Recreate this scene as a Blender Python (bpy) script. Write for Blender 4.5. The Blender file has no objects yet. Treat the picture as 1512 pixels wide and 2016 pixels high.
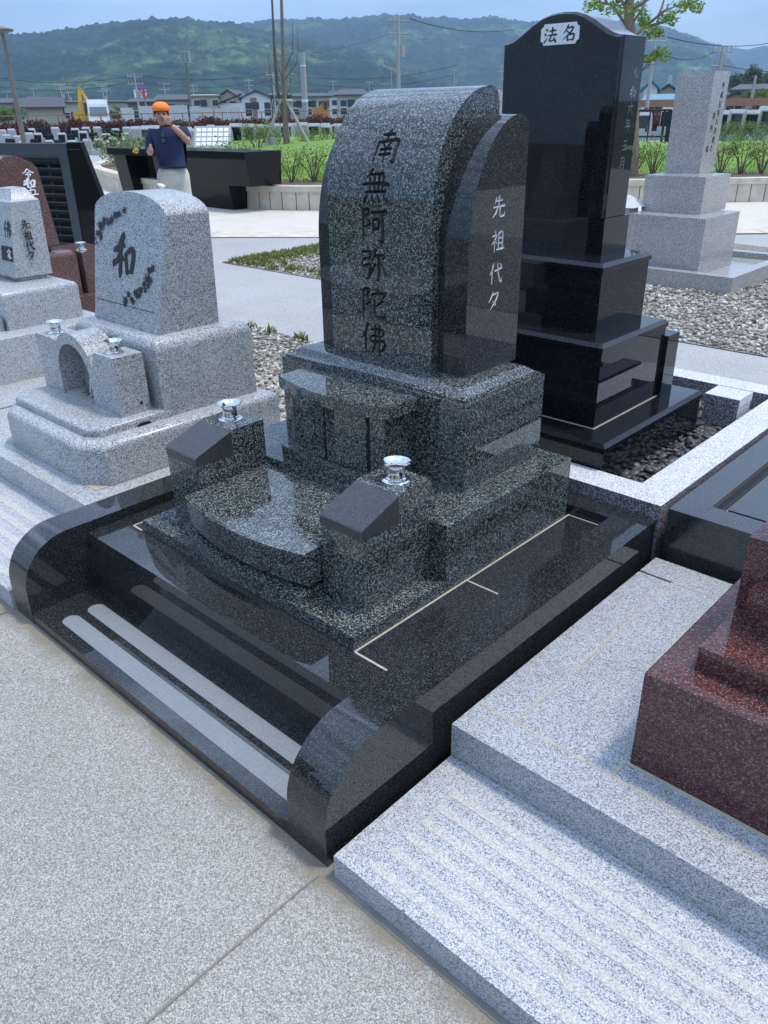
import bpy, bmesh, math, random
from mathutils import Vector, Matrix, noise
random.seed(7)
S = bpy.context.scene
COL = S.collection
PI = math.pi
R = math.radians

# ------------------------------------------------------------------ camera
CAM = Vector((0.9726, -0.8226, 1.55))
AR = Vector((0.73189, 0.68131, -0.01427)); AU = Vector((-0.29837, 0.33941, 0.89206)); AF = Vector((-0.61263, 0.64914, -0.45017))
FPX = 1567.0
cd = bpy.data.cameras.new('camera'); cam = bpy.data.objects.new('camera', cd); COL.objects.link(cam)
YAW, PITCH, ROLL = R(43.36570515), R(26.75571275), R(-0.90880185)
_f = Vector((-math.sin(YAW)*math.cos(PITCH), math.cos(YAW)*math.cos(PITCH), -math.sin(PITCH)))
_r = Vector((math.cos(YAW), math.sin(YAW), 0)); _u = _r.cross(_f)
AR = _r*math.cos(ROLL)+_u*math.sin(ROLL); AU = -_r*math.sin(ROLL)+_u*math.cos(ROLL); AF = _f
cam.matrix_world = Matrix(((AR.x, AU.x, -AF.x, CAM.x), (AR.y, AU.y, -AF.y, CAM.y), (AR.z, AU.z, -AF.z, CAM.z), (0, 0, 0, 1)))
cd.sensor_width = 36; cd.sensor_fit = 'AUTO'; cd.lens = FPX/2016*36
cd.clip_start = 0.05; cd.clip_end = 30000
S.camera = cam
def ray(px, py): return AF + AR*((px-756)/FPX) - AU*((py-1008)/FPX)
def at(px, py, d):                       # world point seen at (px,py), d metres away along the ground
    v = ray(px, py); return CAM + v*(d/math.hypot(v.x, v.y))
def gd(px, d, z=0.0):                    # ground point under pixel column px at distance d
    p = at(px, 222, d); return Vector((p.x, p.y, z))

# ------------------------------------------------------------------ sky, sun, exposure
W = bpy.data.worlds.new('World'); S.world = W; W.use_nodes = True
nt = W.node_tree; N = nt.nodes; L = nt.links; N.clear()
SUN_DIR = Vector((0.24, 0.22, 0.945)).normalized()
SUN_EL = math.asin(SUN_DIR.z); SUN_AZ = math.atan2(SUN_DIR.x, SUN_DIR.y)
sky = N.new('ShaderNodeTexSky'); sky.sky_type = 'NISHITA'; sky.sun_disc = False
sky.sun_elevation = SUN_EL; sky.sun_rotation = SUN_AZ; sky.air_density = 1.0; sky.dust_density = 1.6; sky.ozone_density = 2.0
tc = N.new('ShaderNodeTexCoord'); mp = N.new('ShaderNodeMapping'); mp.inputs['Scale'].default_value = (1, 1, 6.0)
mp.inputs['Location'].default_value = (0.3, 0.9, 0.1)
L.new(tc.outputs['Generated'], mp.inputs['Vector'])
cn = N.new('ShaderNodeTexNoise'); cn.inputs['Scale'].default_value = 1.7; cn.inputs['Detail'].default_value = 5; cn.inputs['Roughness'].default_value = 0.5
L.new(mp.outputs['Vector'], cn.inputs['Vector'])
cr = N.new('ShaderNodeValToRGB'); cr.color_ramp.elements[0].position = 0.40; cr.color_ramp.elements[1].position = 0.66
cr.color_ramp.elements[0].color = (0.45, 0.45, 0.45, 1); cr.color_ramp.elements[1].color = (0.95, 0.95, 0.95, 1)
L.new(cn.outputs['Fac'], cr.inputs['Fac'])
sx = N.new('ShaderNodeSeparateXYZ'); L.new(tc.outputs['Generated'], sx.inputs[0])
er = N.new('ShaderNodeMapRange'); er.inputs['From Min'].default_value = 0.10; er.inputs['From Max'].default_value = 0.60; er.interpolation_type = 'SMOOTHSTEP'
L.new(sx.outputs['Z'], er.inputs['Value'])
cc = N.new('ShaderNodeMix'); cc.data_type = 'RGBA'; cc.inputs[6].default_value = (4.6, 5.8, 7.7, 1); cc.inputs[7].default_value = (8.9, 11.7, 16.8, 1)   # thin high cloud, brighter overhead
L.new(er.outputs[0], cc.inputs[0])
c2 = N.new('ShaderNodeTexNoise'); c2.inputs['Scale'].default_value = 2.6; c2.inputs['Detail'].default_value = 6; c2.inputs['Roughness'].default_value = .55; L.new(mp.outputs['Vector'], c2.inputs['Vector'])
c3 = N.new('ShaderNodeMapRange'); c3.inputs['From Min'].default_value = .34; c3.inputs['From Max'].default_value = .66; c3.inputs['To Min'].default_value = .68; c3.inputs['To Max'].default_value = 1.45; L.new(c2.outputs['Fac'], c3.inputs['Value'])
c4 = N.new('ShaderNodeVectorMath'); c4.operation = 'SCALE'; L.new(cc.outputs[2], c4.inputs[0]); L.new(c3.outputs[0], c4.inputs['Scale'])
mx = N.new('ShaderNodeMix'); mx.data_type = 'RGBA'; L.new(c4.outputs[0], mx.inputs[7])
L.new(cr.outputs['Color'], mx.inputs[0]); L.new(sky.outputs['Color'], mx.inputs[6])
bg = N.new('ShaderNodeBackground'); bg.inputs['Strength'].default_value = 0.1
wo = N.new('ShaderNodeOutputWorld')
L.new(mx.outputs[2], bg.inputs['Color']); L.new(bg.outputs['Background'], wo.inputs['Surface'])
sd = bpy.data.lights.new('sun', 'SUN'); sd.energy = 2.1; sd.angle = R(7.0); sd.color = (1.0, 0.93, 0.82)
sun = bpy.data.objects.new('sun', sd); COL.objects.link(sun)
sun.rotation_euler = SUN_DIR.to_track_quat('Z', 'Y').to_euler(); sun.location = (5, 5, 20)
S.view_settings.view_transform = 'Standard'; S.view_settings.look = 'None'; S.view_settings.exposure = 0.45; S.view_settings.gamma = 1
S.cycles.max_bounces = 8; S.cycles.glossy_bounces = 5; S.cycles.diffuse_bounces = 3; S.cycles.volume_bounces = 1
S.cycles.transparent_max_bounces = 6; S.cycles.sample_clamp_indirect = 6

# ------------------------------------------------------------------ helpers
def tag(o, label=None, cat=None, group=None, kind=None):
    if label: o['label'] = label
    if cat: o['category'] = cat
    if group: o['group'] = group
    if kind: o['kind'] = kind
    return o
def thing(name, label, cat, loc=(0, 0, 0), group=None, rz=0.0):
    o = bpy.data.objects.new(name, None); COL.objects.link(o)
    o.location = loc; o.rotation_euler = (0, 0, rz); o.empty_display_size = 0.05
    return tag(o, label, cat, group)
def obj(name, bm, mat, parent=None, bev=0.0, seg=2, smooth=None, loc=None, local=False, wn=True, arris=None):
    """bm is in world space unless local; the object gets its parent's location as origin"""
    if bev > 0:
        es = [e for e in bm.edges if len(e.link_faces) == 2 and e.calc_face_angle(0) > 0.5]
        bmesh.ops.bevel(bm, geom=es, offset=bev, segments=seg, profile=0.5, affect='EDGES', clamp_overlap=True, material=1 if arris else -1)
        if arris: mat = [mat, M[arris]]
    bmesh.ops.recalc_face_normals(bm, faces=bm.faces)
    me = bpy.data.meshes.new(name)
    if parent is not None and not local:
        p = parent
        off = Vector((0, 0, 0))
        while p: off += Vector(p.location); p = p.parent
        bmesh.ops.translate(bm, verts=bm.verts, vec=-off)
    if loc is not None and parent is None:
        bmesh.ops.translate(bm, verts=bm.verts, vec=-Vector(loc))
    bm.to_mesh(me); bm.free()
    o = bpy.data.objects.new(name, me); COL.objects.link(o)
    if loc is not None and parent is None: o.location = loc
    for m in (mat if isinstance(mat, (list, tuple)) else [mat]): me.materials.append(m)
    if parent: o.parent = parent
    if smooth is None: smooth = 35 if bev > 0 else 0
    if smooth:
        me.polygons.foreach_set('use_smooth', [True]*len(me.polygons))
        me.set_sharp_from_angle(angle=R(smooth))
        if bev > 0 and wn: hard(o)
    return o
def hard(o):
    m = o.modifiers.new('flat', 'WEIGHTED_NORMAL'); m.mode = 'FACE_AREA'; m.weight = 100; m.keep_sharp = True
def BM(): return bmesh.new()
def quadgrid(bm, rings, closed=True, cap0=True, cap1=True, mi=0):
    vs = [[bm.verts.new(p) for p in r] for r in rings]
    n = len(rings[0])
    for a, b in zip(vs[:-1], vs[1:]):
        for i in range(n if closed else n-1):
            f = bm.faces.new((a[i], a[(i+1) % n], b[(i+1) % n], b[i])); f.material_index = mi
    if cap0 and n > 2: bm.faces.new(vs[0][::-1]).material_index = mi
    if cap1 and n > 2: bm.faces.new(vs[-1]).material_index = mi
    return vs
def box(bm, x0, x1, y0, y1, z0, z1, mi=0):
    quadgrid(bm, [[(x0, y0, z), (x1, y0, z), (x1, y1, z), (x0, y1, z)] for z in (z0, z1)], mi=mi); return bm
def loft(bm, b, t, z0, z1):
    """b,t = (x0,x1,y0,y1) at z0 and z1"""
    quadgrid(bm, [[(r[0], r[2], z), (r[1], r[2], z), (r[1], r[3], z), (r[0], r[3], z)] for r, z in ((b, z0), (t, z1))]); return bm
def prx(bm, pts, x0, x1): quadgrid(bm, [[(x, p[0], p[1]) for p in pts] for x in (x0, x1)]); return bm      # (y,z) outline
def pry(bm, pts, y0, y1): quadgrid(bm, [[(p[0], y, p[1]) for p in pts] for y in (y0, y1)]); return bm      # (x,z) outline
def prz(bm, pts, z0, z1): quadgrid(bm, [[(p[0], p[1], z) for p in pts] for z in (z0, z1)]); return bm      # (x,y) outline
def sheet(bm, pts, z): bm.faces.new([bm.verts.new((p[0], p[1], z)) for p in pts]); return bm
def lathe(bm, prof, c, n=28, closed=False):
    rings = [[(c[0]+r*math.cos(2*PI*i/n), c[1]+r*math.sin(2*PI*i/n), c[2]+z) for i in range(n)] for r, z in prof]
    quadgrid(bm, rings, cap0=not closed, cap1=not closed); return bm
def tube(bm, pts, rad, n=8, cap=True):
    pts = [Vector(p) for p in pts]
    if not isinstance(rad, (list, tuple)): rad = [rad]*len(pts)
    rings = []; up = None
    for i, p in enumerate(pts):
        t = (pts[min(i+1, len(pts)-1)] - pts[max(i-1, 0)]).normalized()
        if up is None: up = t.orthogonal().normalized()
        a = (up - t*up.dot(t)); a = a.normalized() if a.length > 1e-6 else t.orthogonal().normalized()
        up = a; b = t.cross(a)
        rings.append([p + (a*math.cos(2*PI*k/n) + b*math.sin(2*PI*k/n))*rad[i] for k in range(n)])
    quadgrid(bm, rings, cap0=cap, cap1=cap); return bm
def arc(cx, cy, rx, ry, a0, a1, n): return [(cx+rx*math.cos(R(a0+(a1-a0)*i/n)), cy+ry*math.sin(R(a0+(a1-a0)*i/n))) for i in range(n+1)]
def copy_tree(o, parent=None):
    c = o.copy(); COL.objects.link(c)
    if parent: c.parent = parent
    for ch in list(o.children): copy_tree(ch, c)
    return c

# ------------------------------------------------------------------ materials
def newmat(name):
    m = bpy.data.materials.new(name); m.use_nodes = True
    n = m.node_tree.nodes; return m, n, m.node_tree.links, n['Principled BSDF']
def rgb(c): return (c[0], c[1], c[2], 1)
def ramp(n, stops, interp='LINEAR'):
    r = n.new('ShaderNodeValToRGB'); cr = r.color_ramp; cr.interpolation = interp
    while len(cr.elements) < len(stops): cr.elements.new(0.5)
    for e, (p, c) in zip(cr.elements, stops): e.position = p; e.color = rgb(c)
    return r
def plain(name, c, rough=0.6, metal=0.0, var=0.12, scale=8.0, bump=0.0):
    m, n, l, b = newmat(name)
    t = n.new('ShaderNodeTexCoord'); nz = n.new('ShaderNodeTexNoise'); nz.inputs['Scale'].default_value = scale; nz.inputs['Detail'].default_value = 4
    l.new(t.outputs['Object'], nz.inputs['Vector'])
    r = ramp(n, [(0.25, [v*(1-var) for v in c]), (0.75, [min(1, v*(1+var)) for v in c])])
    l.new(nz.outputs['Fac'], r.inputs['Fac']); l.new(r.outputs['Color'], b.inputs['Base Color'])
    b.inputs['Roughness'].default_value = rough; b.inputs['Metallic'].default_value = metal
    if bump:
        bp = n.new('ShaderNodeBump'); bp.inputs['Strength'].default_value = bump; bp.inputs['Distance'].default_value = 0.01
        l.new(nz.outputs['Fac'], bp.inputs['Height']); l.new(bp.outputs['Normal'], b.inputs['Normal'])
    return m
def granite(name, stops, scale, rough, warp=0.5, big=0.12, bump=0.0, ior=1.5, stretch=(1, 1, 1), spec=0.5):
    """crystal-grained stone: random value per warped Voronoi cell through a ramp, softly mottled"""
    m, n, l, b = newmat(name)
    t = n.new('ShaderNodeTexCoord')
    mp = n.new('ShaderNodeMapping'); mp.inputs['Scale'].default_value = stretch; l.new(t.outputs['Object'], mp.inputs['Vector'])
    nz = n.new('ShaderNodeTexNoise'); nz.inputs['Scale'].default_value = scale*1.3; nz.inputs['Detail'].default_value = 2
    l.new(mp.outputs['Vector'], nz.inputs['Vector'])
    sc = n.new('ShaderNodeVectorMath'); sc.operation = 'SCALE'; sc.inputs['Scale'].default_value = warp/scale*2.2
    l.new(nz.outputs['Color'], sc.inputs[0])
    ad = n.new('ShaderNodeVectorMath'); ad.operation = 'ADD'; l.new(mp.outputs['Vector'], ad.inputs[0]); l.new(sc.outputs[0], ad.inputs[1])
    vo = n.new('ShaderNodeTexVoronoi'); vo.inputs['Scale'].default_value = scale; l.new(ad.outputs[0], vo.inputs['Vector'])
    se = n.new('ShaderNodeSeparateColor'); l.new(vo.outputs['Color'], se.inputs['Color'])
    r = ramp(n, stops); l.new(se.outputs[0], r.inputs['Fac'])
    bn = n.new('ShaderNodeTexNoise'); bn.inputs['Scale'].default_value = 5; bn.inputs['Detail'].default_value = 3; l.new(t.outputs['Object'], bn.inputs['Vector'])
    br = n.new('ShaderNodeMapRange'); br.inputs['To Min'].default_value = 1-big; br.inputs['To Max'].default_value = 1+big
    l.new(bn.outputs['Fac'], br.inputs['Value'])
    mu = n.new('ShaderNodeVectorMath'); mu.operation = 'SCALE'; l.new(r.outputs['Color'], mu.inputs[0]); l.new(br.outputs[0], mu.inputs['Scale'])
    l.new(mu.outputs[0], b.inputs['Base Color'])
    b.inputs['Roughness'].default_value = rough; b.inputs['IOR'].default_value = ior; b.inputs['Specular IOR Level'].default_value = spec
    if bump:
        bp = n.new('ShaderNodeBump'); bp.inputs['Strength'].default_value = bump; bp.inputs['Distance'].default_value = 0.004
        l.new(se.outputs[1], bp.inputs['Height']); l.new(bp.outputs['Normal'], b.inputs['Normal'])
    return m
M = {}
M['main'] = granite('dark_flecked_granite', [(0.0, (.006, .009, .009)), (.48, (.013, .019, .0185)), (.62, (.043, .052, .051)), (.8, (.14, .157, .153)), (1, (.32, .35, .34))], 320, 0.03, warp=.8, ior=1.6)
M['black'] = granite('black_polished_granite', [(0.0, (.006, .0075, .009)), (.55, (.012, .0145, .016)), (.85, (.034, .037, .038)), (1, (.10, .105, .105))], 520, 0.025, big=.2, ior=1.62)
M['wing'] = granite('fine_black_granite', [(0.0, (.007, .008, .010)), (.6, (.016, .018, .020)), (.88, (.05, .053, .054)), (1, (.13, .135, .135))], 480, 0.025, big=.2, ior=1.5)
M['tall'] = granite('jet_black_granite', [(0.0, (.003, .004, .006)), (.7, (.006, .008, .011)), (.93, (.016, .019, .022)), (1, (.055, .06, .064))], 520, 0.02, big=.2, ior=1.46)
M['counter'] = granite('dull_black_granite', [(0.0, (.002, .0025, .003)), (.8, (.004, .005, .006)), (1, (.02, .022, .024))], 300, 0.05, big=.2, ior=1.4, spec=.3)
M['dusty'] = granite('dusty_black_granite', [(0.0, (.012, .014, .016)), (.7, (.02, .022, .025)), (1, (.08, .085, .09))], 480, 0.16, big=.3, ior=1.7)
M['arris'] = plain('honed_arris', (.20, .22, .225), .4, var=.25, scale=60)
M['arris_b'] = plain('honed_black_arris', (.115, .12, .12), .4, var=.4, scale=40)
M['honed'] = granite('honed_granite', [(0.0, (.16, .18, .195)), (1, (.24, .26, .275))], 420, 0.55, big=.08)
M['cap'] = granite('matt_black_granite', [(0.0, (.02, .022, .025)), (.8, (.04, .043, .047)), (1, (.10, .10, .105))], 420, 0.32, big=.08)
M['white'] = granite('white_granite', [(0.0, (.07, .078, .088)), (.2, (.19, .205, .225)), (.42, (.38, .395, .415)), (1, (.58, .585, .59))], 470, 0.55, bump=.25)
M['white_step'] = granite('sawn_white_granite', [(0.0, (.06, .066, .076)), (.22, (.15, .163, .18)), (.45, (.33, .345, .365)), (1, (.55, .555, .56))], 470, 0.5, bump=.2)
M['band'] = granite('bush_hammered_band', [(0.0, (.28, .275, .26)), (.4, (.46, .45, .425)), (1, (.62, .61, .58))], 400, 0.8, bump=.5)
M['kerb'] = granite('bright_kerb_granite', [(0.0, (.10, .11, .12)), (.18, (.27, .28, .295)), (.36, (.53, .54, .55)), (1, (.76, .76, .76))], 380, 0.6, bump=.25)
M['dark_side'] = granite('rough_dark_granite', [(0.0, (.03, .03, .035)), (.4, (.10, .10, .11)), (.7, (.28, .28, .30)), (1, (.48, .48, .50))], 260, 0.7, bump=.3)  # darker granite for kerb sides; on the post front it stands for shade
M['lite'] = granite('light_grey_granite', [(0.0, (.04, .045, .05)), (.2, (.11, .12, .122)), (.38, (.29, .303, .305)), (.7, (.46, .472, .474)), (1, (.62, .63, .63))], 330, 0.28, warp=.7)
M['lite2'] = granite('fine_light_granite', [(0.0, (.09, .097, .10)), (.22, (.22, .232, .235)), (.45, (.375, .388, .39)), (1, (.55, .56, .56))], 330, 0.25)
M['grey'] = granite('polished_grey_granite', [(0.0, (.095, .092, .088)), (.3, (.225, .218, .21)), (.6, (.40, .39, .375)), (1, (.62, .605, .585))], 330, 0.12)
M['red'] = granite('dark_red_granite', [(0.0, (.013, .010, .012)), (.3, (.042, .019, .020)), (.6, (.095, .030, .027)), (.85, (.165, .055, .045)), (1, (.28, .185, .17))], 400, 0.05, warp=.8)
M['redbrown'] = granite('red_brown_granite', [(0.0, (.06, .030, .029)), (.5, (.115, .053, .046)), (.85, (.18, .09, .078)), (1, (.36, .26, .24))], 330, 0.10)
M['pink'] = granite('pale_pink_granite', [(0.0, (.25, .21, .20)), (.4, (.5, .44, .42)), (1, (.72, .66, .63))], 150, 0.4)
M['mortar'] = plain('mortar', (.40, .36, .29), .85, var=.2, scale=60, bump=.3)
M['mortar_d'] = plain('dirty_mortar', (.20, .188, .165), .95, var=.22, scale=14, bump=.3)
M['field'] = plain('rough_field', (.075, .09, .05), 1, var=.4, scale=.05)
M['steel'] = plain('stainless_steel', (.72, .71, .69), .10, metal=1.0, var=.04)
M['ink'] = plain('black_paint', (.010, .010, .014), .45)
M['groove'] = granite('carved_granite', [(0.0, (.012, .015, .015)), (.6, (.014, .017, .017)), (1, (.07, .075, .072))], 350, 0.6)
M['groove_t'] = plain('thin_carved_groove', (.26, .26, .26), .7, var=.2, scale=90)
M['groove_l'] = plain('pale_carved_groove', (.55, .55, .55), .7, var=.2, scale=90)
M['whitepaint'] = plain('white_paint', (.82, .82, .82), .6)
M['plaque'] = plain('white_plaque', (.78, .78, .77), .75, var=.06, scale=120, bump=.6)
M['louvre'] = plain('dark_metal_louvre', (.045, .052, .062), .38, var=.06)
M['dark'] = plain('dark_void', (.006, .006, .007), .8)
M['concrete'] = plain('beige_concrete', (.52, .49, .42), .85, var=.08, scale=2.5, bump=.1)
M['copingm'] = plain('weathered_concrete', (.54, .48, .385), .9, var=.2, scale=5, bump=.25)
M['soil'] = plain('brown_soil', (.12, .085, .06), 1, var=.35, scale=14, bump=.6)
M['bark'] = plain('pale_bark', (.20, .155, .115), .9, var=.3, scale=20, bump=.5)
M['twig'] = plain('twig_bark', (.13, .095, .065), .9, var=.3, scale=20)
M['timber'] = plain('grey_timber', (.36, .33, .29), .9, var=.2, scale=12)
M['poleconc'] = plain('pole_concrete', (.36, .36, .35), .85, var=.08)
M['polesteel'] = plain('lamp_post_paint', (.16, .14, .12), .5)
M['wire'] = plain('cable_rubber', (.03, .03, .035), .7)
M['yellow'] = plain('yellow_machine_paint', (.62, .36, .03), .4, var=.15)
M['orangem'] = plain('orange_machine_paint', (.60, .22, .03), .45, var=.15)
M['rubber'] = plain('rubber', (.02, .02, .02), .8)
M['truckwhite'] = plain('truck_white_paint', (.75, .76, .77), .3, var=.05)
M['glass'] = plain('dark_window_glass', (.03, .04, .045), .05)
M['paneglass'] = plain('pale_window_glass', (.20, .24, .27), .08)
M['rooft'] = plain('dark_roof_tiles', (.055, .055, .062), .6, var=.25, scale=3)
M['roofb'] = plain('blue_steel_roof', (.11, .24, .30), .45)
M['cream'] = plain('cream_render', (.46, .42, .34), .85, var=.06)
M['beige'] = plain('beige_render', (.42, .37, .30), .85, var=.06)
M['brownw'] = plain('brown_render', (.20, .145, .11), .85, var=.1)
M['brick'] = plain('brick_cladding', (.30, .19, .14), .85, var=.15, scale=4)
M['hwhite'] = plain('white_render', (.74, .74, .73), .8, var=.04)
M['hgrey'] = plain('charcoal_cladding', (.075, .075, .08), .8)
M['pinkw'] = plain('pink_render', (.48, .33, .26), .85)
M['signw'] = plain('white_board', (.80, .80, .80), .5, var=.02)
M['signr'] = plain('red_lettering', (.65, .03, .04), .5, var=.02)
M['signb'] = plain('blue_strip', (.08, .14, .45), .5, var=.02)
M['orange'] = plain('orange_cloth', (.95, .22, .03), .7, var=.05)
M['skin'] = plain('skin', (.50, .27, .18), .55, var=.08, scale=25)
M['hair'] = plain('hair', (.02, .016, .014), .6)
M['navy'] = plain('navy_cloth', (.018, .026, .075), .9, var=.2, scale=18)
M['cream_cloth'] = plain('pale_trouser_cloth', (.60, .55, .46), .9, var=.12, scale=12)
M['railb'] = plain('rust_brown_rail', (.30, .15, .09), .7)
M['ash'] = plain('incense_ash', (.30, .29, .27), 1, scale=60)

def leafmat(name, a, b_, rough=.55):
    m, n, l, b = newmat(name)
    g = n.new('ShaderNodeNewGeometry'); r = ramp(n, [(0, a), (1, b_)])
    l.new(g.outputs['Random Per Island'], r.inputs['Fac']); l.new(r.outputs['Color'], b.inputs['Base Color'])
    b.inputs['Roughness'].default_value = rough
    tr = n.new('ShaderNodeBsdfTranslucent'); l.new(r.outputs['Color'], tr.inputs['Color'])
    ms = n.new('ShaderNodeMixShader'); ms.inputs[0].default_value = .35
    out = n['Material Output']; l.new(b.outputs[0], ms.inputs[1]); l.new(tr.outputs[0], ms.inputs[2]); l.new(ms.outputs[0], out.inputs[0])
    return m
M['leaf'] = leafmat('bright_leaf', (.085, .17, .02), (.25, .36, .05))
M['leafd'] = leafmat('shrub_leaf', (.07, .13, .025), (.20, .28, .06))
M['leafr'] = leafmat('reddish_leaf', (.075, .025, .018), (.17, .065, .045))
M['leafp'] = leafmat('dark_tree_leaf', (.03, .06, .02), (.07, .12, .035))
M['weed'] = leafmat('weed_leaf', (.10, .14, .03), (.24, .24, .06))
M['grassb'] = leafmat('grass_blade', (.10, .20, .025), (.20, .32, .05))
def pebblemat(name, stops, rough=.6):
    m, n, l, b = newmat(name)
    g = n.new('ShaderNodeNewGeometry'); r = ramp(n, stops)
    l.new(g.outputs['Random Per Island'], r.inputs['Fac'])
    t = n.new('ShaderNodeTexCoord'); nz = n.new('ShaderNodeTexNoise'); nz.inputs['Scale'].default_value = 90; l.new(t.outputs['Object'], nz.inputs['Vector'])
    mr = n.new('ShaderNodeMapRange'); mr.inputs['To Min'].default_value = .75; mr.inputs['To Max'].default_value = 1.25; l.new(nz.outputs['Fac'], mr.inputs['Value'])
    mu = n.new('ShaderNodeVectorMath'); mu.operation = 'SCALE'; l.new(r.outputs['Color'], mu.inputs[0]); l.new(mr.outputs[0], mu.inputs['Scale'])
    l.new(mu.outputs[0], b.inputs['Base Color']); b.inputs['Roughness'].default_value = rough
    return m
M['gravel'] = pebblemat('mixed_gravel', [(0, (.10, .09, .08)), (.25, (.20, .18, .155)), (.5, (.33, .285, .225)), (.75, (.42, .385, .32)), (1, (.64, .61, .55))])
M['pebble'] = pebblemat('black_river_pebbles', [(0, (.035, .035, .036)), (.6, (.06, .058, .056)), (1, (.10, .092, .085))], .45)
def aggregate(name, stops, scale, bump):
    m, n, l, b = newmat(name)
    t = n.new('ShaderNodeTexCoord')
    vo = n.new('ShaderNodeTexVoronoi'); vo.inputs['Scale'].default_value = scale; l.new(t.outputs['Object'], vo.inputs['Vector'])
    se = n.new('ShaderNodeSeparateColor'); l.new(vo.outputs['Color'], se.inputs['Color'])
    r = ramp(n, stops); l.new(se.outputs[0], r.inputs['Fac'])
    # dark gaps between stones
    gp = n.new('ShaderNodeMapRange'); gp.inputs['From Min'].default_value = .35; gp.inputs['From Max'].default_value = .75; gp.inputs['To Min'].default_value = 1; gp.inputs['To Max'].default_value = .68
    l.new(vo.outputs['Distance'], gp.inputs['Value'])
    nz = n.new('ShaderNodeTexNoise'); nz.inputs['Scale'].default_value = 1.6; nz.inputs['Detail'].default_value = 6; l.new(t.outputs['Object'], nz.inputs['Vector'])
    mr = n.new('ShaderNodeMapRange'); mr.inputs['To Min'].default_value = .84; mr.inputs['To Max'].default_value = 1.16; l.new(nz.outputs['Fac'], mr.inputs['Value'])
    mm = n.new('ShaderNodeMath'); mm.operation = 'MULTIPLY'; l.new(gp.outputs[0], mm.inputs[0]); l.new(mr.outputs[0], mm.inputs[1])
    mu = n.new('ShaderNodeVectorMath'); mu.operation = 'SCALE'; l.new(r.outputs['Color'], mu.inputs[0]); l.new(mm.outputs[0], mu.inputs['Scale'])
    l.new(mu.outputs[0], b.inputs['Base Color']); b.inputs['Roughness'].default_value = .85
    bp = n.new('ShaderNodeBump'); bp.inputs['Strength'].default_value = bump; bp.inputs['Distance'].default_value = .004; bp.invert = True
    l.new(vo.outputs['Distance'], bp.inputs['Height']); l.new(bp.outputs['Normal'], b.inputs['Normal'])
    return m
def stain(m):
    n = m.node_tree.nodes; l = m.node_tree.links; b = n['Principled BSDF']; src = b.inputs['Base Color'].links[0].from_socket
    t = n.new('ShaderNodeTexCoord'); sp = n.new('ShaderNodeSeparateXYZ'); l.new(t.outputs['Object'], sp.inputs[0])
    y = n.new('ShaderNodeMapRange'); y.inputs['From Min'].default_value = -.13; y.inputs['From Max'].default_value = -.015; l.new(sp.outputs['Y'], y.inputs['Value'])
    nz = n.new('ShaderNodeTexNoise'); nz.inputs['Scale'].default_value = 7; nz.inputs['Detail'].default_value = 7; nz.inputs['Roughness'].default_value = .65; l.new(t.outputs['Object'], nz.inputs['Vector'])
    mu = n.new('ShaderNodeMath'); mu.operation = 'MULTIPLY'; l.new(y.outputs[0], mu.inputs[0]); l.new(nz.outputs['Fac'], mu.inputs[1])
    r = ramp(n, [(.22, (0, 0, 0)), (.50, (.85, .85, .85))]); l.new(mu.outputs[0], r.inputs['Fac'])
    big = n.new('ShaderNodeTexNoise'); big.inputs['Scale'].default_value = 3.3; big.inputs['Detail'].default_value = 8; big.inputs['Roughness'].default_value = .7; l.new(t.outputs['Object'], big.inputs['Vector'])
    rb = ramp(n, [(.62, (0, 0, 0)), (.74, (.35, .35, .35))]); l.new(big.outputs['Fac'], rb.inputs['Fac'])
    mx = n.new('ShaderNodeMath'); mx.operation = 'MAXIMUM'; l.new(r.outputs['Color'], mx.inputs[0]); l.new(rb.outputs['Color'], mx.inputs[1])
    m2 = n.new('ShaderNodeMix'); m2.data_type = 'RGBA'; m2.inputs[7].default_value = (.22, .185, .135, 1); l.new(mx.outputs[0], m2.inputs[0]); l.new(src, m2.inputs[6]); l.new(m2.outputs[2], b.inputs['Base Color'])
    return m
M['path'] = aggregate('exposed_aggregate_paving', [(0, (.20, .195, .175)), (.3, (.32, .31, .28)), (.65, (.42, .41, .375)), (1, (.60, .59, .55))], 360, .6)
stain(M['path'])
M['path2'] = aggregate('pale_aggregate_paving', [(0, (.30, .30, .29)), (.5, (.40, .405, .395)), (1, (.52, .525, .515))], 200, .5)
M['bed'] = aggregate('gravel_bed_ground', [(0, (.10, .09, .08)), (.5, (.22, .20, .17)), (1, (.40, .37, .32))], 70, 1.0)
def lawnmat():
    m, n, l, b = newmat('mown_lawn')
    t = n.new('ShaderNodeTexCoord')
    a = n.new('ShaderNodeTexNoise'); a.inputs['Scale'].default_value = .6; a.inputs['Detail'].default_value = 5; l.new(t.outputs['Object'], a.inputs['Vector'])
    c = n.new('ShaderNodeTexNoise'); c.inputs['Scale'].default_value = 30; c.inputs['Detail'].default_value = 3; l.new(t.outputs['Object'], c.inputs['Vector'])
    mx = n.new('ShaderNodeMath'); mx.operation = 'ADD'; l.new(a.outputs['Fac'], mx.inputs[0]); l.new(c.outputs['Fac'], mx.inputs[1])
    hf = n.new('ShaderNodeMath'); hf.operation = 'MULTIPLY'; hf.inputs[1].default_value = .5; l.new(mx.outputs[0], hf.inputs[0])
    r = ramp(n, [(.33, (.085, .17, .018)), (.5, (.135, .235, .026)), (.68, (.21, .30, .045))]); l.new(hf.outputs[0], r.inputs['Fac'])
    l.new(r.outputs['Color'], b.inputs['Base Color']); b.inputs['Roughness'].default_value = .9
    bp = n.new('ShaderNodeBump'); bp.inputs['Strength'].default_value = .7; bp.inputs['Distance'].default_value = .03; l.new(c.outputs['Fac'], bp.inputs['Height']); l.new(bp.outputs['Normal'], b.inputs['Normal'])
    return m
M['lawn'] = lawnmat()

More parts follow.
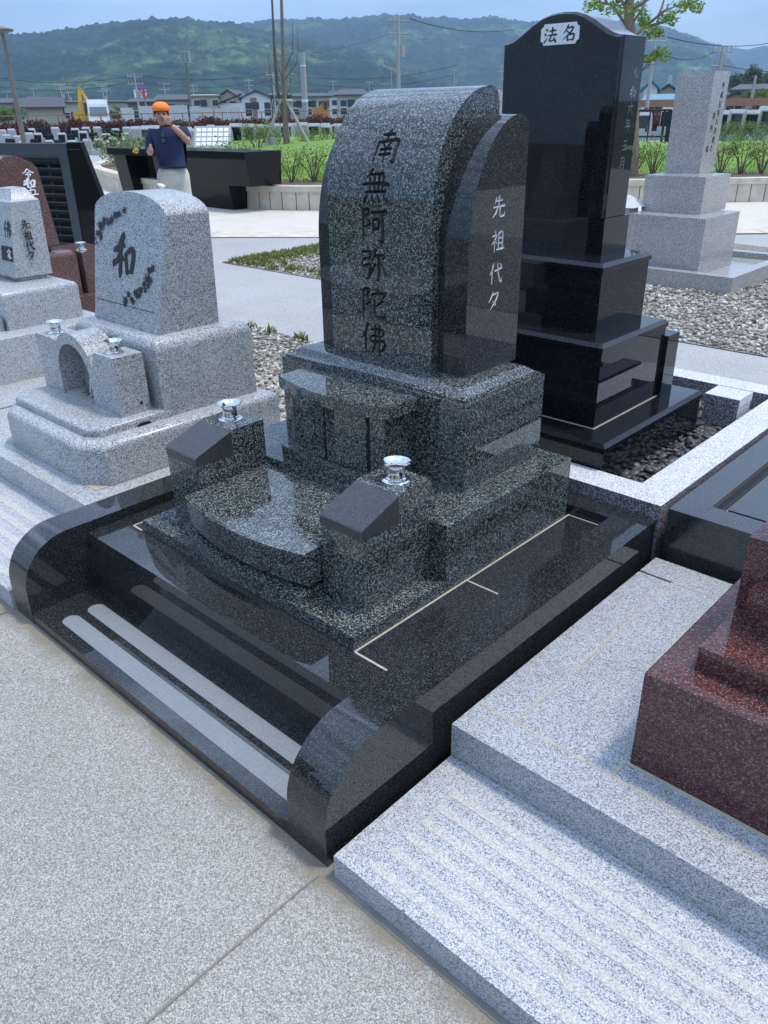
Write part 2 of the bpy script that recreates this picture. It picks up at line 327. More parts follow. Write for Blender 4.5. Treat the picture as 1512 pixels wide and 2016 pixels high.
# ------------------------------------------------------------------ brush writing
CH = {
'南': [[(28,13,5),(55,10,7),(70,12,5)],[(50,-2,6),(50,14,7),(45,27,4)],[(20,34,7),(18,62,6),(13,97,3)],[(20,37,5),(55,31,7),(85,29,9),(87,60,8),(84,93,8),(73,88,2)],[(37,40,4),(45,50,5)],[(64,38,5),(54,50,4)],[(31,58,5),(70,54,6)],[(31,73,5),(70,69,6)],[(50,52,6),(50,96,4)]],
'無': [[(34,0,7),(26,14,5),(13,28,2)],[(27,17,5),(76,12,7)],[(2,46,5),(60,40,7),(98,43,8)],[(26,26,6),(30,66,5)],[(44,22,6),(46,66,5)],[(60,20,6),(60,66,5)],[(77,18,6),(73,66,5)],[(13,67,5),(88,62,7)],[(18,76,4),(7,97,8)],[(37,76,4),(41,93,7)],[(58,76,4),(65,93,7)],[(78,74,4),(95,95,9)]],
'阿': [[(10,9,5),(35,6,7),(22,29,5),(35,46,8),(18,57,3)],[(11,8,7),(9,100,4)],[(42,15,5),(100,8,8)],[(82,12,7),(84,82,8),(79,100,7),(65,91,2)],[(47,34,6),(50,68,5)],[(47,36,5),(69,33,7),(66,64,5)],[(50,62,5),(66,60,5)]],
'弥': [[(7,12,5),(37,8,7),(34,27,6),(10,33,5),(6,55,6),(37,49,7),(32,84,8),(19,93,5),(9,82,2)],[(58,0,7),(52,22,5),(41,36,2)],[(53,20,5),(91,15,7),(82,29,2)],[(69,24,7),(70,72,8),(66,94,6),(58,88,2)],[(56,44,6),(41,76,3)],[(80,42,5),(97,74,9)]],
'陀': [[(10,9,5),(35,6,7),(22,29,5),(35,46,8),(18,57,3)],[(11,8,7),(9,100,4)],[(66,0,7),(68,13,6)],[(46,18,6),(43,33,4)],[(46,20,5),(93,14,7),(87,30,2)],[(87,36,7),(62,56,4)],[(54,36,7),(54,84,8),(66,93,8),(92,89,7),(95,66,2)]],
'佛': [[(28,0,8),(18,28,6),(1,54,2)],[(18,32,7),(18,100,5)],[(42,18,5),(87,14,7),(84,35,5),(44,39,5),(40,58,6),(93,51,7),(89,76,7),(78,86,2)],[(58,2,6),(56,60,6),(43,96,3)],[(74,0,7),(74,100,4)]],
'和': [[(50,-2,5),(46,8,15),(32,20,8),(22,26,2)],[(2,42,6),(14,38,13),(46,26,12),(56,30,4)],[(36,16,9),(35,60,10),(33,88,13),(31,104,2)],[(33,40,5),(20,62,11),(2,70,13),(0,80,2)],[(40,48,3),(50,60,8)],[(60,46,9),(66,86,10),(64,92,2)],[(60,46,7),(88,32,11),(98,44,14),(88,82,12)],[(70,86,6),(90,84,10)]],
'先': [[(30,4,7),(19,30,2)],[(26,20,4),(76,16,6)],[(50,-2,7),(48,45,6)],[(6,47,5),(96,42,8)],[(38,48,7),(30,72,6),(2,96,2)],[(60,46,7),(60,82,7),(72,92,7),(95,87,6),(97,70,2)]],
'祖': [[(22,0,7),(31,12,6)],[(5,24,5),(39,20,6),(22,46,5),(0,64,2)],[(24,40,7),(24,100,4)],[(28,46,4),(41,60,6)],[(54,14,7),(54,88,6)],[(54,14,5),(85,10,7),(85,88,7)],[(56,37,5),(83,35,5)],[(56,62,5),(83,60,5)],[(41,91,5),(100,86,8)]],
'代': [[(28,0,8),(18,28,6),(0,54,2)],[(18,32,7),(18,100,5)],[(38,37,5),(96,26,7)],[(60,2,7),(68,50,7),(84,88,9),(97,93,6),(97,72,2)],[(79,4,5),(91,17,7)]],
'々': [[(40,2,7),(28,28,6),(6,54,2)],[(34,20,5),(82,13,7),(62,52,6),(22,94,2)],[(40,50,5),(54,62,7),(64,72,8)]],
'法': [[(14,6,4),(27,20,8)],[(3,36,4),(18,49,8)],[(5,96,8),(29,64,2)],[(43,23,5),(91,18,7)],[(66,0,8),(64,47,6)],[(35,51,5),(99,46,8)],[(61,51,6),(43,86,6),(83,81,6)],[(78,66,5),(95,96,9)]],
'名': [[(44,-2,8),(30,28,6),(5,54,2)],[(40,18,5),(82,14,8),(56,53,6),(2,94,2)],[(33,34,4),(49,47,7)],[(40,62,7),(42,100,6)],[(40,62,5),(89,58,8),(83,98,7)],[(44,94,5),(81,92,5)]],
'令': [[(50,-2,7),(30,26,6),(1,48,2)],[(50,2,5),(74,28,7),(99,43,8)],[(36,41,5),(63,38,5)],[(25,59,5),(73,54,7),(60,78,5)],[(50,58,6),(48,100,4)]],
'六': [[(50,0,7),(54,18,7)],[(5,35,5),(95,28,8)],[(36,48,7),(11,94,2)],[(60,46,5),(93,94,9)]],
'年': [[(30,0,7),(11,36,2)],[(28,18,4),(86,14,6)],[(30,41,5),(82,37,6)],[(30,41,5),(28,63,5)],[(3,67,5),(99,60,8)],[(54,18,7),(54,103,4)]],
'三': [[(21,15,5),(81,10,7)],[(27,47,5),(75,43,6)],[(5,86,6),(97,79,8)]],
'月': [[(26,8,7),(24,60,6),(7,100,2)],[(26,8,5),(81,6,7),(81,90,8),(68,92,2)],[(28,35,5),(79,33,5)],[(28,60,5),(79,58,5)]],
'平': [[(14,13,5),(87,8,7)],[(27,24,5),(37,42,6)],[(73,20,6),(62,42,3)],[(3,53,5),(97,48,8)],[(50,12,7),(50,103,4)]],
'成': [[(10,29,5),(91,22,7)],[(22,30,7),(18,64,6),(3,98,2)],[(24,53,5),(47,49,6),(42,82,6),(31,77,2)],[(56,0,7),(64,50,7),(84,92,9),(95,72,2)],[(85,40,6),(53,88,2)],[(76,3,5),(89,15,6)]],
'五': [[(14,11,5),(87,6,7)],[(44,10,6),(32,90,6)],[(17,45,5),(75,40,7),(70,90,6)],[(1,94,6),(99,86,8)]],
'八': [[(36,10,7),(26,52,6),(3,94,2)],[(54,6,5),(66,50,8),(99,92,9)]],
'建': [[(6,14,5),(32,10,6),(16,40,5),(32,44,5),(4,90,2)],[(8,62,4),(40,90,8),(99,94,7)],[(44,16,5),(86,12,6),(86,40,5)],[(40,28,5),(98,26,6)],[(46,42,5),(86,40,5)],[(44,56,5),(90,54,5)],[(42,70,5),(94,68,6)],[(65,0,6),(65,84,5)]],
'之': [[(46,4,6),(54,18,7)],[(20,32,5),(76,28,7),(40,70,5),(16,78,4)],[(18,74,4),(50,90,8),(98,94,7)]],
'谷': [[(36,2,7),(13,32,2)],[(62,0,5),(88,28,8)],[(50,18,7),(32,42,6),(0,64,2)],[(50,20,5),(74,46,7),(100,60,8)],[(30,64,6),(32,100,6)],[(30,64,5),(72,62,7),(70,98,6)],[(32,94,5),(70,92,5)]],
'内': [[(14,24,7),(11,100,4)],[(14,25,5),(87,20,7),(87,96,8),(73,92,2)],[(50,2,7),(44,40,6),(25,68,2)],[(48,34,5),(74,60,8)]],
'家': [[(50,0,7),(52,13,6)],[(10,20,7),(7,38,4)],[(10,22,5),(91,18,7),(84,36,2)],[(25,41,4),(75,36,6)],[(54,40,6),(36,57,5),(6,72,2)],[(41,50,6),(60,72,7),(58,98,6),(45,93,2)],[(46,66,5),(8,90,2)],[(77,46,6),(58,64,3)],[(60,58,5),(98,90,9)]],
'靴': [[(4,12,6),(46,12,6)],[(15,2,6),(15,26,6)],[(35,2,6),(35,26,6)],[(8,32,6),(8,54,6)],[(8,32,6),(42,32,6),(42,54,6)],[(8,54,6),(42,54,6)],[(1,74,6),(49,74,6)],[(25,26,7),(25,102,7)],[(66,2,8),(52,50,4)],[(61,34,7),(61,102,7)],[(98,22,7),(78,46,5)],[(76,4,7),(76,90,8),(98,92,8),(99,74,4)]],
'よ': [[(50,0,10),(50,70,10),(24,92,10),(22,70,8),(80,88,10)],[(52,30,9),(82,28,9)]],
'も': [[(44,0,10),(34,80,10),(60,98,10),(84,76,8)],[(14,30,9),(66,28,9)],[(12,56,9),(66,54,9)]],
'ぎ': [[(10,20,9),(70,14,9)],[(12,40,9),(74,34,9)],[(34,0,9),(64,62,9)],[(24,62,9),(30,92,10),(70,94,9)],[(84,0,7),(90,12,7)]],
}
def stroke_pts(st, n=9):
    """Catmull-Rom samples (x,y,w) with thinned ends"""
    P_ = [st[0]] + list(st) + [st[-1]]; out = []
    segs = len(st)-1
    for s in range(segs):
        p0, p1, p2, p3 = [Vector(q) for q in P_[s:s+4]]
        k = max(3, n//segs)
        for i in range(k + (1 if s == segs-1 else 0)):
            t = i/k
            out.append(0.5*((2*p1)+(-p0+p2)*t+(2*p0-5*p1+4*p2-p3)*t*t+(-p0+3*p1-3*p2+p3)*t**3))
    a, b = out[0], out[1]; t = (a-b); t.z = 0; t = t.normalized() if t.length > 0 else Vector((0, 0, 0))
    out.insert(0, Vector((a.x+t.x*a.z*.45, a.y+t.y*a.z*.45, max(.6, a.z*.35))))
    a, b = out[-1], out[-2]; t = (a-b); t.z = 0; t = t.normalized() if t.length > 0 else Vector((0, 0, 0))
    out.append(Vector((a.x+t.x*a.z*.45, a.y+t.y*a.z*.45, max(.6, a.z*.35))))
    return out
def offsets(pts):
    res = []
    for i, p in enumerate(pts):
        t = pts[min(i+1, len(pts)-1)]-pts[max(i-1, 0)]; t.z = 0
        t = t.normalized() if t.length > 1e-6 else Vector((1, 0, 0))
        nrm = Vector((-t.y, t.x, 0)); res.append((p, nrm, max(.4, p.z)))
    return res
def char_strokes(ch, cx, cy, w, h, bold=1.0):
    """strokes in surface units (u right, v down) -> list of [(u,v,du,dv)] centre and half-width vector"""
    out = []
    for st in CH[ch]:
        o = []
        for p, nrm, wd in offsets(stroke_pts(st)):
            u = cx+(p.x/100-.5)*w; v = cy+(p.y/100-.5)*h
            o.append((u, v, nrm.x*wd/200*w*bold*1.15, nrm.y*wd/200*w*bold*1.15))
        out.append(o)
    return out
def ribbon(bm, strokes, surf, lift=.0015):
    """flat painted strokes lying on a surface; surf(u,v)->(point,normal)"""
    for k, st in enumerate(strokes):
        li = lift*(1+.12*(k % 6)); rows = []
        for u, v, du, dv in st:
            a, n = surf(u+du, v+dv); b, _ = surf(u-du, v-dv)
            rows.append((a, b, a+n*li, b+n*li))
        quadgrid(bm, [[r[2], r[3], r[1]-(r[3]-r[1])*.5, r[0]-(r[2]-r[0])*.5] for r in rows])
def tri(me):
    b = BM(); b.from_mesh(me); bmesh.ops.triangulate(b, faces=b.faces); b.to_mesh(me); b.free()
def vol(me):
    b = BM(); b.from_mesh(me); bad = any(len(e.link_faces) != 2 for e in b.edges); v = b.calc_volume(); b.free(); return -1 if bad else v
def engrave(o, strokes, surf, mat, depth=.0045):
    """cut V-shaped brush strokes into the stone object o"""
    o.data.materials.append(mat); mi = len(o.data.materials)-1
    off = Vector((0, 0, 0)); p = o
    while p: off += Vector(p.location); p = p.parent
    tri(o.data)
    for st in strokes:
        wmax = max(math.hypot(s[2], s[3]) for s in st); best = None
        want = sum((math.hypot(a[2], a[3])+math.hypot(b[2], b[3]))*.5*depth*.8*math.hypot(a[0]-b[0], a[1]-b[1]) for a, b in zip(st[:-1], st[1:]))
        v0 = vol(o.data)
        for att, (sc_, lift, solver) in enumerate(((1, .0025, 'MANIFOLD'), (.97, .0021, 'MANIFOLD'), (.9, .0017, 'MANIFOLD'), (1.06, .0019, 'MANIFOLD'), (1.03, .003, 'EXACT'), (.93, .0027, 'EXACT'))):
            bm = BM(); rings = []
            for k, (u, v, du, dv) in enumerate(st):
                d = depth*sc_*(.35+.65*math.hypot(du, dv)/wmax); f = 1+lift/d; e = att*1.7e-5*((k % 3)-1)
                a, n = surf(u+du*f+e, v+dv*f); b, _ = surf(u-du*f+e, v-dv*f); c, n2 = surf(u+e, v+e)
                rings.append([a+n*lift-off, b+n*lift-off, c-n2*d-off])
            quadgrid(bm, rings); bmesh.ops.triangulate(bm, faces=bm.faces); bmesh.ops.recalc_face_normals(bm, faces=bm.faces)
            me = bpy.data.meshes.new('cut'); bm.to_mesh(me); bm.free(); me.materials.append(mat)
            c = bpy.data.objects.new('cut', me); COL.objects.link(c); c.parent = o.parent; c.location = o.location
            bpy.context.view_layer.update()
            md = o.modifiers.new('b', 'BOOLEAN'); md.operation = 'DIFFERENCE'; md.object = c; md.solver = solver
            nm = bpy.data.meshes.new_from_object(o.evaluated_get(bpy.context.evaluated_depsgraph_get())); o.modifiers.remove(md); tri(nm)
            bpy.data.objects.remove(c)
            dv = (v0-vol(nm))/want
            if 0 < dv < 2 and (best is None or abs(dv-1) < abs(best[0]-1)): best = (dv, nm)
            if best and .5 < best[0] < 1.6: break
        if best: o.data = best[1]
def plane_surf(o, ud, vd):
    o = Vector(o); ud = Vector(ud).normalized(); vd = Vector(vd).normalized(); n = vd.cross(ud).normalized()
    return lambda u, v: (o+ud*u+vd*v, n)
# ================================================================== ground and paths
def structure(name, bm, mat, label=None):
    o = obj(name, bm, mat, loc=(0, 0, 0)); o['kind'] = 'structure'; return o
bm = BM(); sheet(bm, [(-4900, -4900), (4900, -4900), (4900, 4900), (-4900, 4900)], -0.03); structure('ground', bm, M['field'])
XS = -6.95
bm = BM()                                                     # paved walks between the rows of plots
sheet(bm, [(-30, -1.78), (12, -1.78), (12, 0.02), (-30, 0.02)], 0.0)
sheet(bm, [(-10.5, 0.024), (XS, 0.024), (XS, 9.5), (-10.5, 9.5)], -0.004)
sheet(bm, [(XS+.001, 3.14), (12, 3.14), (12, 4.88), (XS+.001, 4.88)], -0.002)
sheet(bm, [(XS+.002, 4.884), (9, 4.884), (9, 20), (XS+.002, 11)], -0.008)
structure('path', bm, M['path'])
bpy.data.objects['path'].data.materials.append(M['path2'])
for p in bpy.data.objects['path'].data.polygons[1:]: p.material_index = 1
# beige concrete walk that sweeps round the planter island
outer = [(-60, -2), (-40, 0.5), (-25, 1.2), (-16, 1.9), (-12.2, 3.4), (-8.78, 6.02), (-7.58, 6.93), (-5.2, 8.95), (-2.93, 10.91), (0.6, 14.2), (4, 17.5), (9, 23), (14, 30)]
inner = [(14, 40), (4, 26), (0, 20.6), (-5, 17), (-8, 15), (-11, 12), (-14, 11), (-19, 12), (-21, 14), (-25, 22), (-30, 36), (-80, 36)]
bm = BM(); sheet(bm, outer+inner, 0.004)
structure('beige_path', bm, M['concrete'])
bm = BM()                                                     # narrower edging strip along the beige walk, with saw joints
for a, b in zip(outer[4:-1], outer[5:]):
    a, b = Vector(a), Vector(b); d = (b-a); n_ = Vector((d.y, -d.x)).normalized()
    k = max(1, int(d.length/1.2))
    for i in range(k):
        p, q = a+d*(i/k), a+d*((i+.985)/k)
        sheet(bm, [p-n_*.012, q-n_*.012, q-n_*.62, p-n_*.62], 0.008)
structure('edging_strip', bm, M['copingm'])
# dirt line and cement joint in the near walk
def jag(p0, p1, w, n, amp, seed):
    rnd = random.Random(seed); a, b = Vector(p0), Vector(p1); d = b-a; nn = Vector((-d.y, d.x)).normalized()
    left = []; right = []
    for i in range(n+1):
        p = a+d*i/n; left.append(p+nn*(w*.5+rnd.uniform(-amp, amp))); right.append(p-nn*(w*.5+rnd.uniform(-amp, amp)))
    return left, right
def strip(bm, L_, R_, z):
    for i in range(len(L_)-1):
        bm.faces.new([bm.verts.new((p[0], p[1], z)) for p in (R_[i], R_[i+1], L_[i+1], L_[i])])
bm = BM()
l, r = jag((.03, -.016), (1.6, -.016), .018, 200, .001, 5); strip(bm, l, r, .002)
structure('dirt_strip', bm, M['mortar_d'])
bm = BM(); l, r = jag((.0, -.03), (.0, -1.78), .005, 30, .0008, 9); strip(bm, l, r, .004)
l, r = jag((-1.6, -.03), (-1.6, -1.78), .006, 30, .0015, 10); strip(bm, l, r, .004)
structure('paving_joint', bm, M['mortar_d'])
# gravel beds
bm = BM(); sheet(bm, [(XS, 1.55), (-1.6, 1.55), (-1.6, 3.14), (XS, 3.14)], .004)
sheet(bm, [(XS, 4.88), (6, 4.88), (6, 8.3), (-3.0, 9.8), (XS, 7.0)], .004)
structure('gravel_bed', bm, M['bed'])

ICO = None
def ico(sub):
    b = BM(); bmesh.ops.create_icosphere(b, subdivisions=sub, radius=1); b.verts.ensure_lookup_table()
    v = [tuple(x.co) for x in b.verts]; f = [tuple(x.index for x in q.verts) for q in b.faces]; b.free(); return v, f
def stones(name, pts, mat, sub, smin, smax, flat, label, seed):
    rnd = random.Random(seed); V0, F0 = ico(sub); nv = len(V0)
    vs = []; fs = []
    for x, y, z in pts:
        s = rnd.uniform(smin, smax)*rnd.choice((.6, .8, 1, 1, 1.2)); a, b_, c = s*rnd.uniform(.8, 1.3), s*rnd.uniform(.6, 1), s*rnd.uniform(*flat)
        rz, rx, ry = rnd.uniform(0, 6.28), rnd.gauss(0, .3), rnd.gauss(0, .3)
        m = Matrix.Rotation(rz, 3, 'Z') @ Matrix.Rotation(rx, 3, 'X') @ Matrix.Rotation(ry, 3, 'Y')
        k = len(vs)
        for v in V0:
            j = 1+rnd.uniform(-.13, .13)
            w = m @ Vector((v[0]*a*j, v[1]*b_*j, v[2]*c*j)); vs.append((x+w.x, y+w.y, z+c*.5+w.z))
        fs += [(p+k, q+k, r_+k) for p, q, r_ in F0]
    me = bpy.data.meshes.new(name); me.from_pydata(vs, [], fs); me.materials.append(mat)
    me.polygons.foreach_set('use_smooth', [sub > 1]*len(me.polygons))
    o = bpy.data.objects.new(name, me); COL.objects.link(o); o['kind'] = 'stuff'; o['label'] = label; return o
rnd = random.Random(11)
gp = []
def fill(x0, x1, y0, y1, dens, test=None):
    for _ in range(int((x1-x0)*(y1-y0)*dens)):
        x, y = rnd.uniform(x0, x1), rnd.uniform(y0, y1)
        if test is None or test(x, y): gp.append((x, y, rnd.uniform(0, .012)))
fill(-4.9, -1.62, 1.58, 3.125, 1300)
blk = lambda x, y: not (-3.4 < x < -1.75 and y > 6.69)
fill(-2.9, .6, 4.9, 7.2, 1150, blk); fill(-1.75, .6, 7.2, 8.4, 700)
fill(-6.9, -4.9, 4.9, 7.6, 750, lambda x, y: y < 7.0+(x-XS)*.7)
stones('gravel', gp, M['gravel'], 1, .010, .021, (.45, .8), 'mixed pale and brown gravel filling the empty plots', 4)

# ================================================================== the black plot enclosure in front
t = thing('grave_enclosure', 'polished black granite plot border with two rounded kerb ends and a low step', 'plot border', (-.79, 0, 0))
curb = [(0, 0), (0, .118)] + [(.178-.178*math.cos(R(a)), .118+.176*math.sin(R(a))) for a in range(6, 91, 6)] + [(1.553, .294), (1.553, 0)]
for x0, x1 in ((-.13, 0), (-1.583, -1.456)):
    bm = BM(); prx(bm, curb, x0, x1); o = obj('kerb', bm, M['black'], t, bev=.0028, seg=1, smooth=20, arris='arris_b')
bm = BM(); box(bm, -1.4555, -.1305, 0.001, .2455, 0, .042); obj('step', bm, M['black'], t, bev=.002, seg=1, smooth=0, arris='arris_b')
for y in (.072, .163):                                         # honed non-slip bands let into the step
    bm = BM(); hw = .029; xa, xb = -1.318, -.165
    pts = [(xb+hw*math.cos(R(a)), y+hw*math.sin(R(a))) for a in range(-90, 91, 12)] + [(xa+hw*math.cos(R(a)), y+hw*math.sin(R(a))) for a in range(90, 271, 12)]
    prz(bm, pts, .0405, .0426); obj('honed_band', bm, M['honed'], t)
bm = BM(); box(bm, -1.4555, -.1305, .246, 1.468, 0, .257); obj('terrace', bm, M['black'], t, bev=.002, seg=1, smooth=0, arris='arris_b')
bm = BM(); box(bm, -1.4555, -.1305, 1.4685, 1.552, 0, .2935); obj('back_kerb', bm, M['black'], t, bev=.002, seg=1, smooth=0, arris='arris_b')
bm = BM(); w = .0045; z0, z1 = .2565, .2582
for x0, x1, y0, y1 in ((-.283, -.2765, .380, 1.466), (-.276, -.133, .377, .3835), (-.276, -.133, .865, .871), (-.276, -.133, 1.456, 1.462), (-1.381, -1.375, .380, 1.466), (-1.3745, -1.322, .377, .384)):
    bm = BM(); box(bm, x0, x1, y0, y1, z0, z1); obj('joint', bm, M['mortar'], t)

# ================================================================== the main gravestone
g = thing('gravestone', 'dark speckled granite gravestone with arched top, carved prayer and two dark side wings', 'gravestone', (-.8, .95, .257))
bm = BM(); box(bm, -1.318, -.285, .385, .7705, .257, .297); obj('front_slab', bm, M['main'], g, bev=.0028, seg=1, smooth=0, arris='arris')
bm = BM(); box(bm, -1.318, -.285, .771, 1.448, .257, .479); obj('lower_block', bm, M['main'], g, bev=.0028, seg=1, smooth=0, arris='arris')
bm = BM(); box(bm, -1.228, -.389, .983, 1.404, .479, .752); obj('upper_block', bm, M['main'], g, bev=.0028, seg=1, smooth=0, arris='arris')
bm = BM()                                                      # stepped and ogee-moulded top of the upper block
def rr(ins): return (-1.228+ins, -.389-ins, .983+ins, 1.404-ins)
prof = [(0, .7525), (0, .764), (.010, .7645), (.010, .772)] + [(.010+.052*k/8, .772+.026*(.5-.5*math.cos(PI*k/8))) for k in range(1, 9)]
quadgrid(bm, [[(r_[0], r_[2], z), (r_[1], r_[2], z), (r_[1], r_[3], z), (r_[0], r_[3], z)] for r_, z in [(rr(i), z) for i, z in prof]])
obj('moulding', bm, M['main'], g, smooth=30)
def arch_profile(y0, z0, yb, zt, zs, back_r):
    """(y,z) outline: straight front, long arc to the top, small round back"""
    pts = [(y0, z0+(zs-z0)*k/14) for k in range(15)]
    cy = yb-.045
    pts += [(cy-(cy-y0)*math.cos(R(a)), zs+(zt-zs)*math.sin(R(a))) for a in [i*90/30 for i in range(1, 31)]]
    pts += [(cy+(yb-cy)*math.sin(R(a)), zt-back_r+back_r*math.cos(R(a))) for a in (20, 40, 60, 80, 90)]
    return pts + [(yb, z0)]
cp = arch_profile(1.080, .798, 1.387, 1.613, 1.285, .05)
bm = BM(); prx(bm, cp, -1.056, -.608); main = obj('centre_stone', bm, M['main'], g, bev=.010, seg=2, smooth=28, wn=False)
# curved face map for the carving: v = arc length downwards measured from z=1.6
path_ = [(y, z) for y, z in cp if True][:45]
path_ = path_[::-1]
Ls = [0]
for a, b in zip(path_[:-1], path_[1:]): Ls.append(Ls[-1]+math.hypot(b[0]-a[0], b[1]-a[1]))
def v_of_z(z):
    for i in range(len(path_)-1):
        if path_[i][1] >= z >= path_[i+1][1]:
            f = (path_[i][1]-z)/max(1e-9, path_[i][1]-path_[i+1][1]); return Ls[i]+f*(Ls[i+1]-Ls[i])
    return Ls[-1]
def curved(u, v):
    for i in range(len(path_)-1):
        if v <= Ls[i+1] or i == len(path_)-2:
            f = (v-Ls[i])/max(1e-9, Ls[i+1]-Ls[i]); a, b = path_[i], path_[i+1]
            y, z = a[0]+(b[0]-a[0])*f, a[1]+(b[1]-a[1])*f
            ty, tz = b[0]-a[0], b[1]-a[1]; l = math.hypot(ty, tz)
            return Vector((u, y, z)), Vector((0, tz/l, -ty/l))
for ch, x, z in zip('南無阿弥陀佛', (-.826, -.842, -.850, -.853, -.857, -.860), (1.452, 1.342, 1.230, 1.106, .985, .866)):
    engrave(main, char_strokes(ch, x, v_of_z(z), .114, .101, 1.35), curved, M['groove'], .010)
main.data.polygons.foreach_set('use_smooth', [True]*len(main.data.polygons)); main.data.set_sharp_from_angle(angle=R(24)); hard(main)
wp = arch_profile(1.110, .798, 1.387, 1.537, 1.16, .045)
for x0, x1, rt in ((-.6075, -.497, True), (-1.139, -1.0565, False)):
    bm = BM(); prx(bm, wp, x0, x1); o = obj('side_wing', bm, M['wing'], g, bev=.0028, seg=1, smooth=20, wn=not rt, arris='arris')
    if rt:
        sf = plane_surf((-.497, 0, 0), (0, 1, 0), (0, 0, -1))
        for ch, y, z in zip('先祖代々', (1.252, 1.255, 1.253, 1.249), (1.289, 1.193, 1.098, 1.015)):
            engrave(o, char_strokes(ch, y, -z, .064, .060, 1.35), sf, M['groove_l'], .004)
        hard(o)
# flower stands with matt wedge caps
def stand(x0, x1):
    bm = BM(); prx(bm, [(.486, .297), (.486, .5265), (.632, .5265), (.6325, .6085), (.640, .613), (.7705, .613), (.7705, .297)], x0, x1)
    s = obj('flower_stand', bm, M['main'], g, bev=.003, seg=1, arris='arris', smooth=0)
    bm = BM(); prx(bm, [(.484, .527), (.484, .553), (.490, .559), (.6318, .6085), (.6318, .527)], x0-.001, x1+.001)
    obj('wedge_cap', bm, M['cap'], s, bev=.007, seg=3)
    return s
sr = stand(-.507, -.3445); stand(-1.262, -1.094)
bm = BM(); tube(bm, [(-.3446, .672, .440), (-.342, .672, .440)], .0055, 10); obj('drain_hole_cap', bm, M['steel'], sr)
def bulge(x0, x1, ye, ym_, n=16):
    """front edge bowed towards the viewer: list of (x,y) from x0 to x1"""
    return [(x0+(x1-x0)*i/n, ye-(ye-ym_)*(1-(2*i/n-1)**2)) for i in range(n+1)]
bm = BM(); prz(bm, bulge(-1.092, -.508, .402, .372)+[(-.508, .60), (-1.092, .60)], .2975, .322); obj('offering_plinth', bm, M['main'], g, bev=.0028, seg=1, smooth=0, arris='arris')
bm = BM(); fr = bulge(-1.088, -.516, .422, .378); n_ = len(fr)
fb = bulge(-1.088, -.516, .438, .398)
quadgrid(bm, [[(x, y, .338) for x, y in fb]+[(-.516, .769, .338), (-1.088, .769, .338)], [(x, y, .448) for x, y in fr]+[(-.516, .769, .455), (-1.088, .769, .455)]])
obj('offering_table', bm, M['main'], g, bev=.0028, seg=1, smooth=0, arris='arris')
bm = BM(); box(bm, -1.02, -.58, .47, .76, .3215, .3385); obj('table_gap_shade', bm, M['dark'], g)  # near-black block in the slot under the table, standing for its shade
# stone cabinet with bowed front
cb = bulge(-1.04, -.600, .850, .822); cr_ = bulge(-1.09, -.578, .848, .803)
bm = BM(); prz(bm, cb+[(-.600, .9825), (-1.04, .9825)], .520, .7095); cab = obj('cabinet', bm, M['main'], g, bev=.0028, seg=1, smooth=0, arris='arris')
def on_front(x): 
    f = (x+1.04)/.44; return .850-.028*(1-(2*f-1)**2)
for xa, xb in ((-1.012, -.836), (-.832, -.658)):
    bm = BM(); m_ = 8
    xs = [xa+.004+(xb-xa-.008)*i/m_ for i in range(m_+1)]
    prz(bm, [(x, on_front(x)-.006) for x in xs]+[(x, on_front(x)+.004) for x in xs[::-1]], .524, .706); obj('door', bm, M['main'], cab, bev=.0015)
for x in (-1.012, -.834, -.656):
    bm = BM(); box(bm, x-.0035, x+.0035, on_front(x)-.0022, on_front(x)+.004, .523, .708); obj('door_gap', bm, M['dark'], cab)
bm = BM(); prz(bm, cr_+[(-.578, .9825), (-1.09, .9825)], .710, .751); obj('cabinet_roof', bm, M['main'], g, bev=.0028, seg=1, smooth=0, arris='arris')
bm = BM(); prz(bm, bulge(-1.055, -.600, .812, .784)+[(-.600, .9825), (-1.055, .9825)], .4795, .5195); obj('cabinet_plinth', bm, M['main'], g, bev=.0028, seg=1, smooth=0, arris='arris')
bm = BM(); prz(bm, bulge(-1.02, -.845, .829, .806, 8)+[(-.845, .85), (-1.02, .85)], .5195, .530); obj('door_sill', bm, M['main'], cab, bev=.002)

def vase(x, y, z, label, s=1.0, group='steel flower vases'):
    o = thing('flower_vase', label, 'flower vase', (x, y, z), group)
    pr = [(.0, .0), (.0415, .0), (.0415, .003), (.038, .0055), (.031, .007), (.030, .010), (.0262, .012), (.0262, .015), (.0250, .018), (.0245, .036), (.0262, .042), (.0305, .0475), (.0370, .0525), (.0425, .0555), (.0425, .0568), (.0395, .0552), (.0325, .0505), (.0270, .0455), (.0235, .040), (.0225, .034), (.0225, .012), (0, .012)]
    bm = BM(); lathe(bm, [(r_*s, z_*s) for r_, z_ in pr], (0, 0, 0), 36, closed=True); bmesh.ops.remove_doubles(bm, verts=bm.verts, dist=1e-5)
    obj('vase_body', bm, M['steel'], o, smooth=40, local=True)
    bm = BM(); lathe(bm, [(.0224*s, .036*s), (.0220*s, .0365*s)], (0, 0, 0), 24); obj('dark_well', bm, M['dark'], o, local=True)
    return o
vase(-.416, .700, .613, 'flared steel flower vase on the near stand of the dark speckled gravestone')
vase(-1.185, .702, .613, 'flared steel flower vase on the far stand of the dark speckled gravestone')

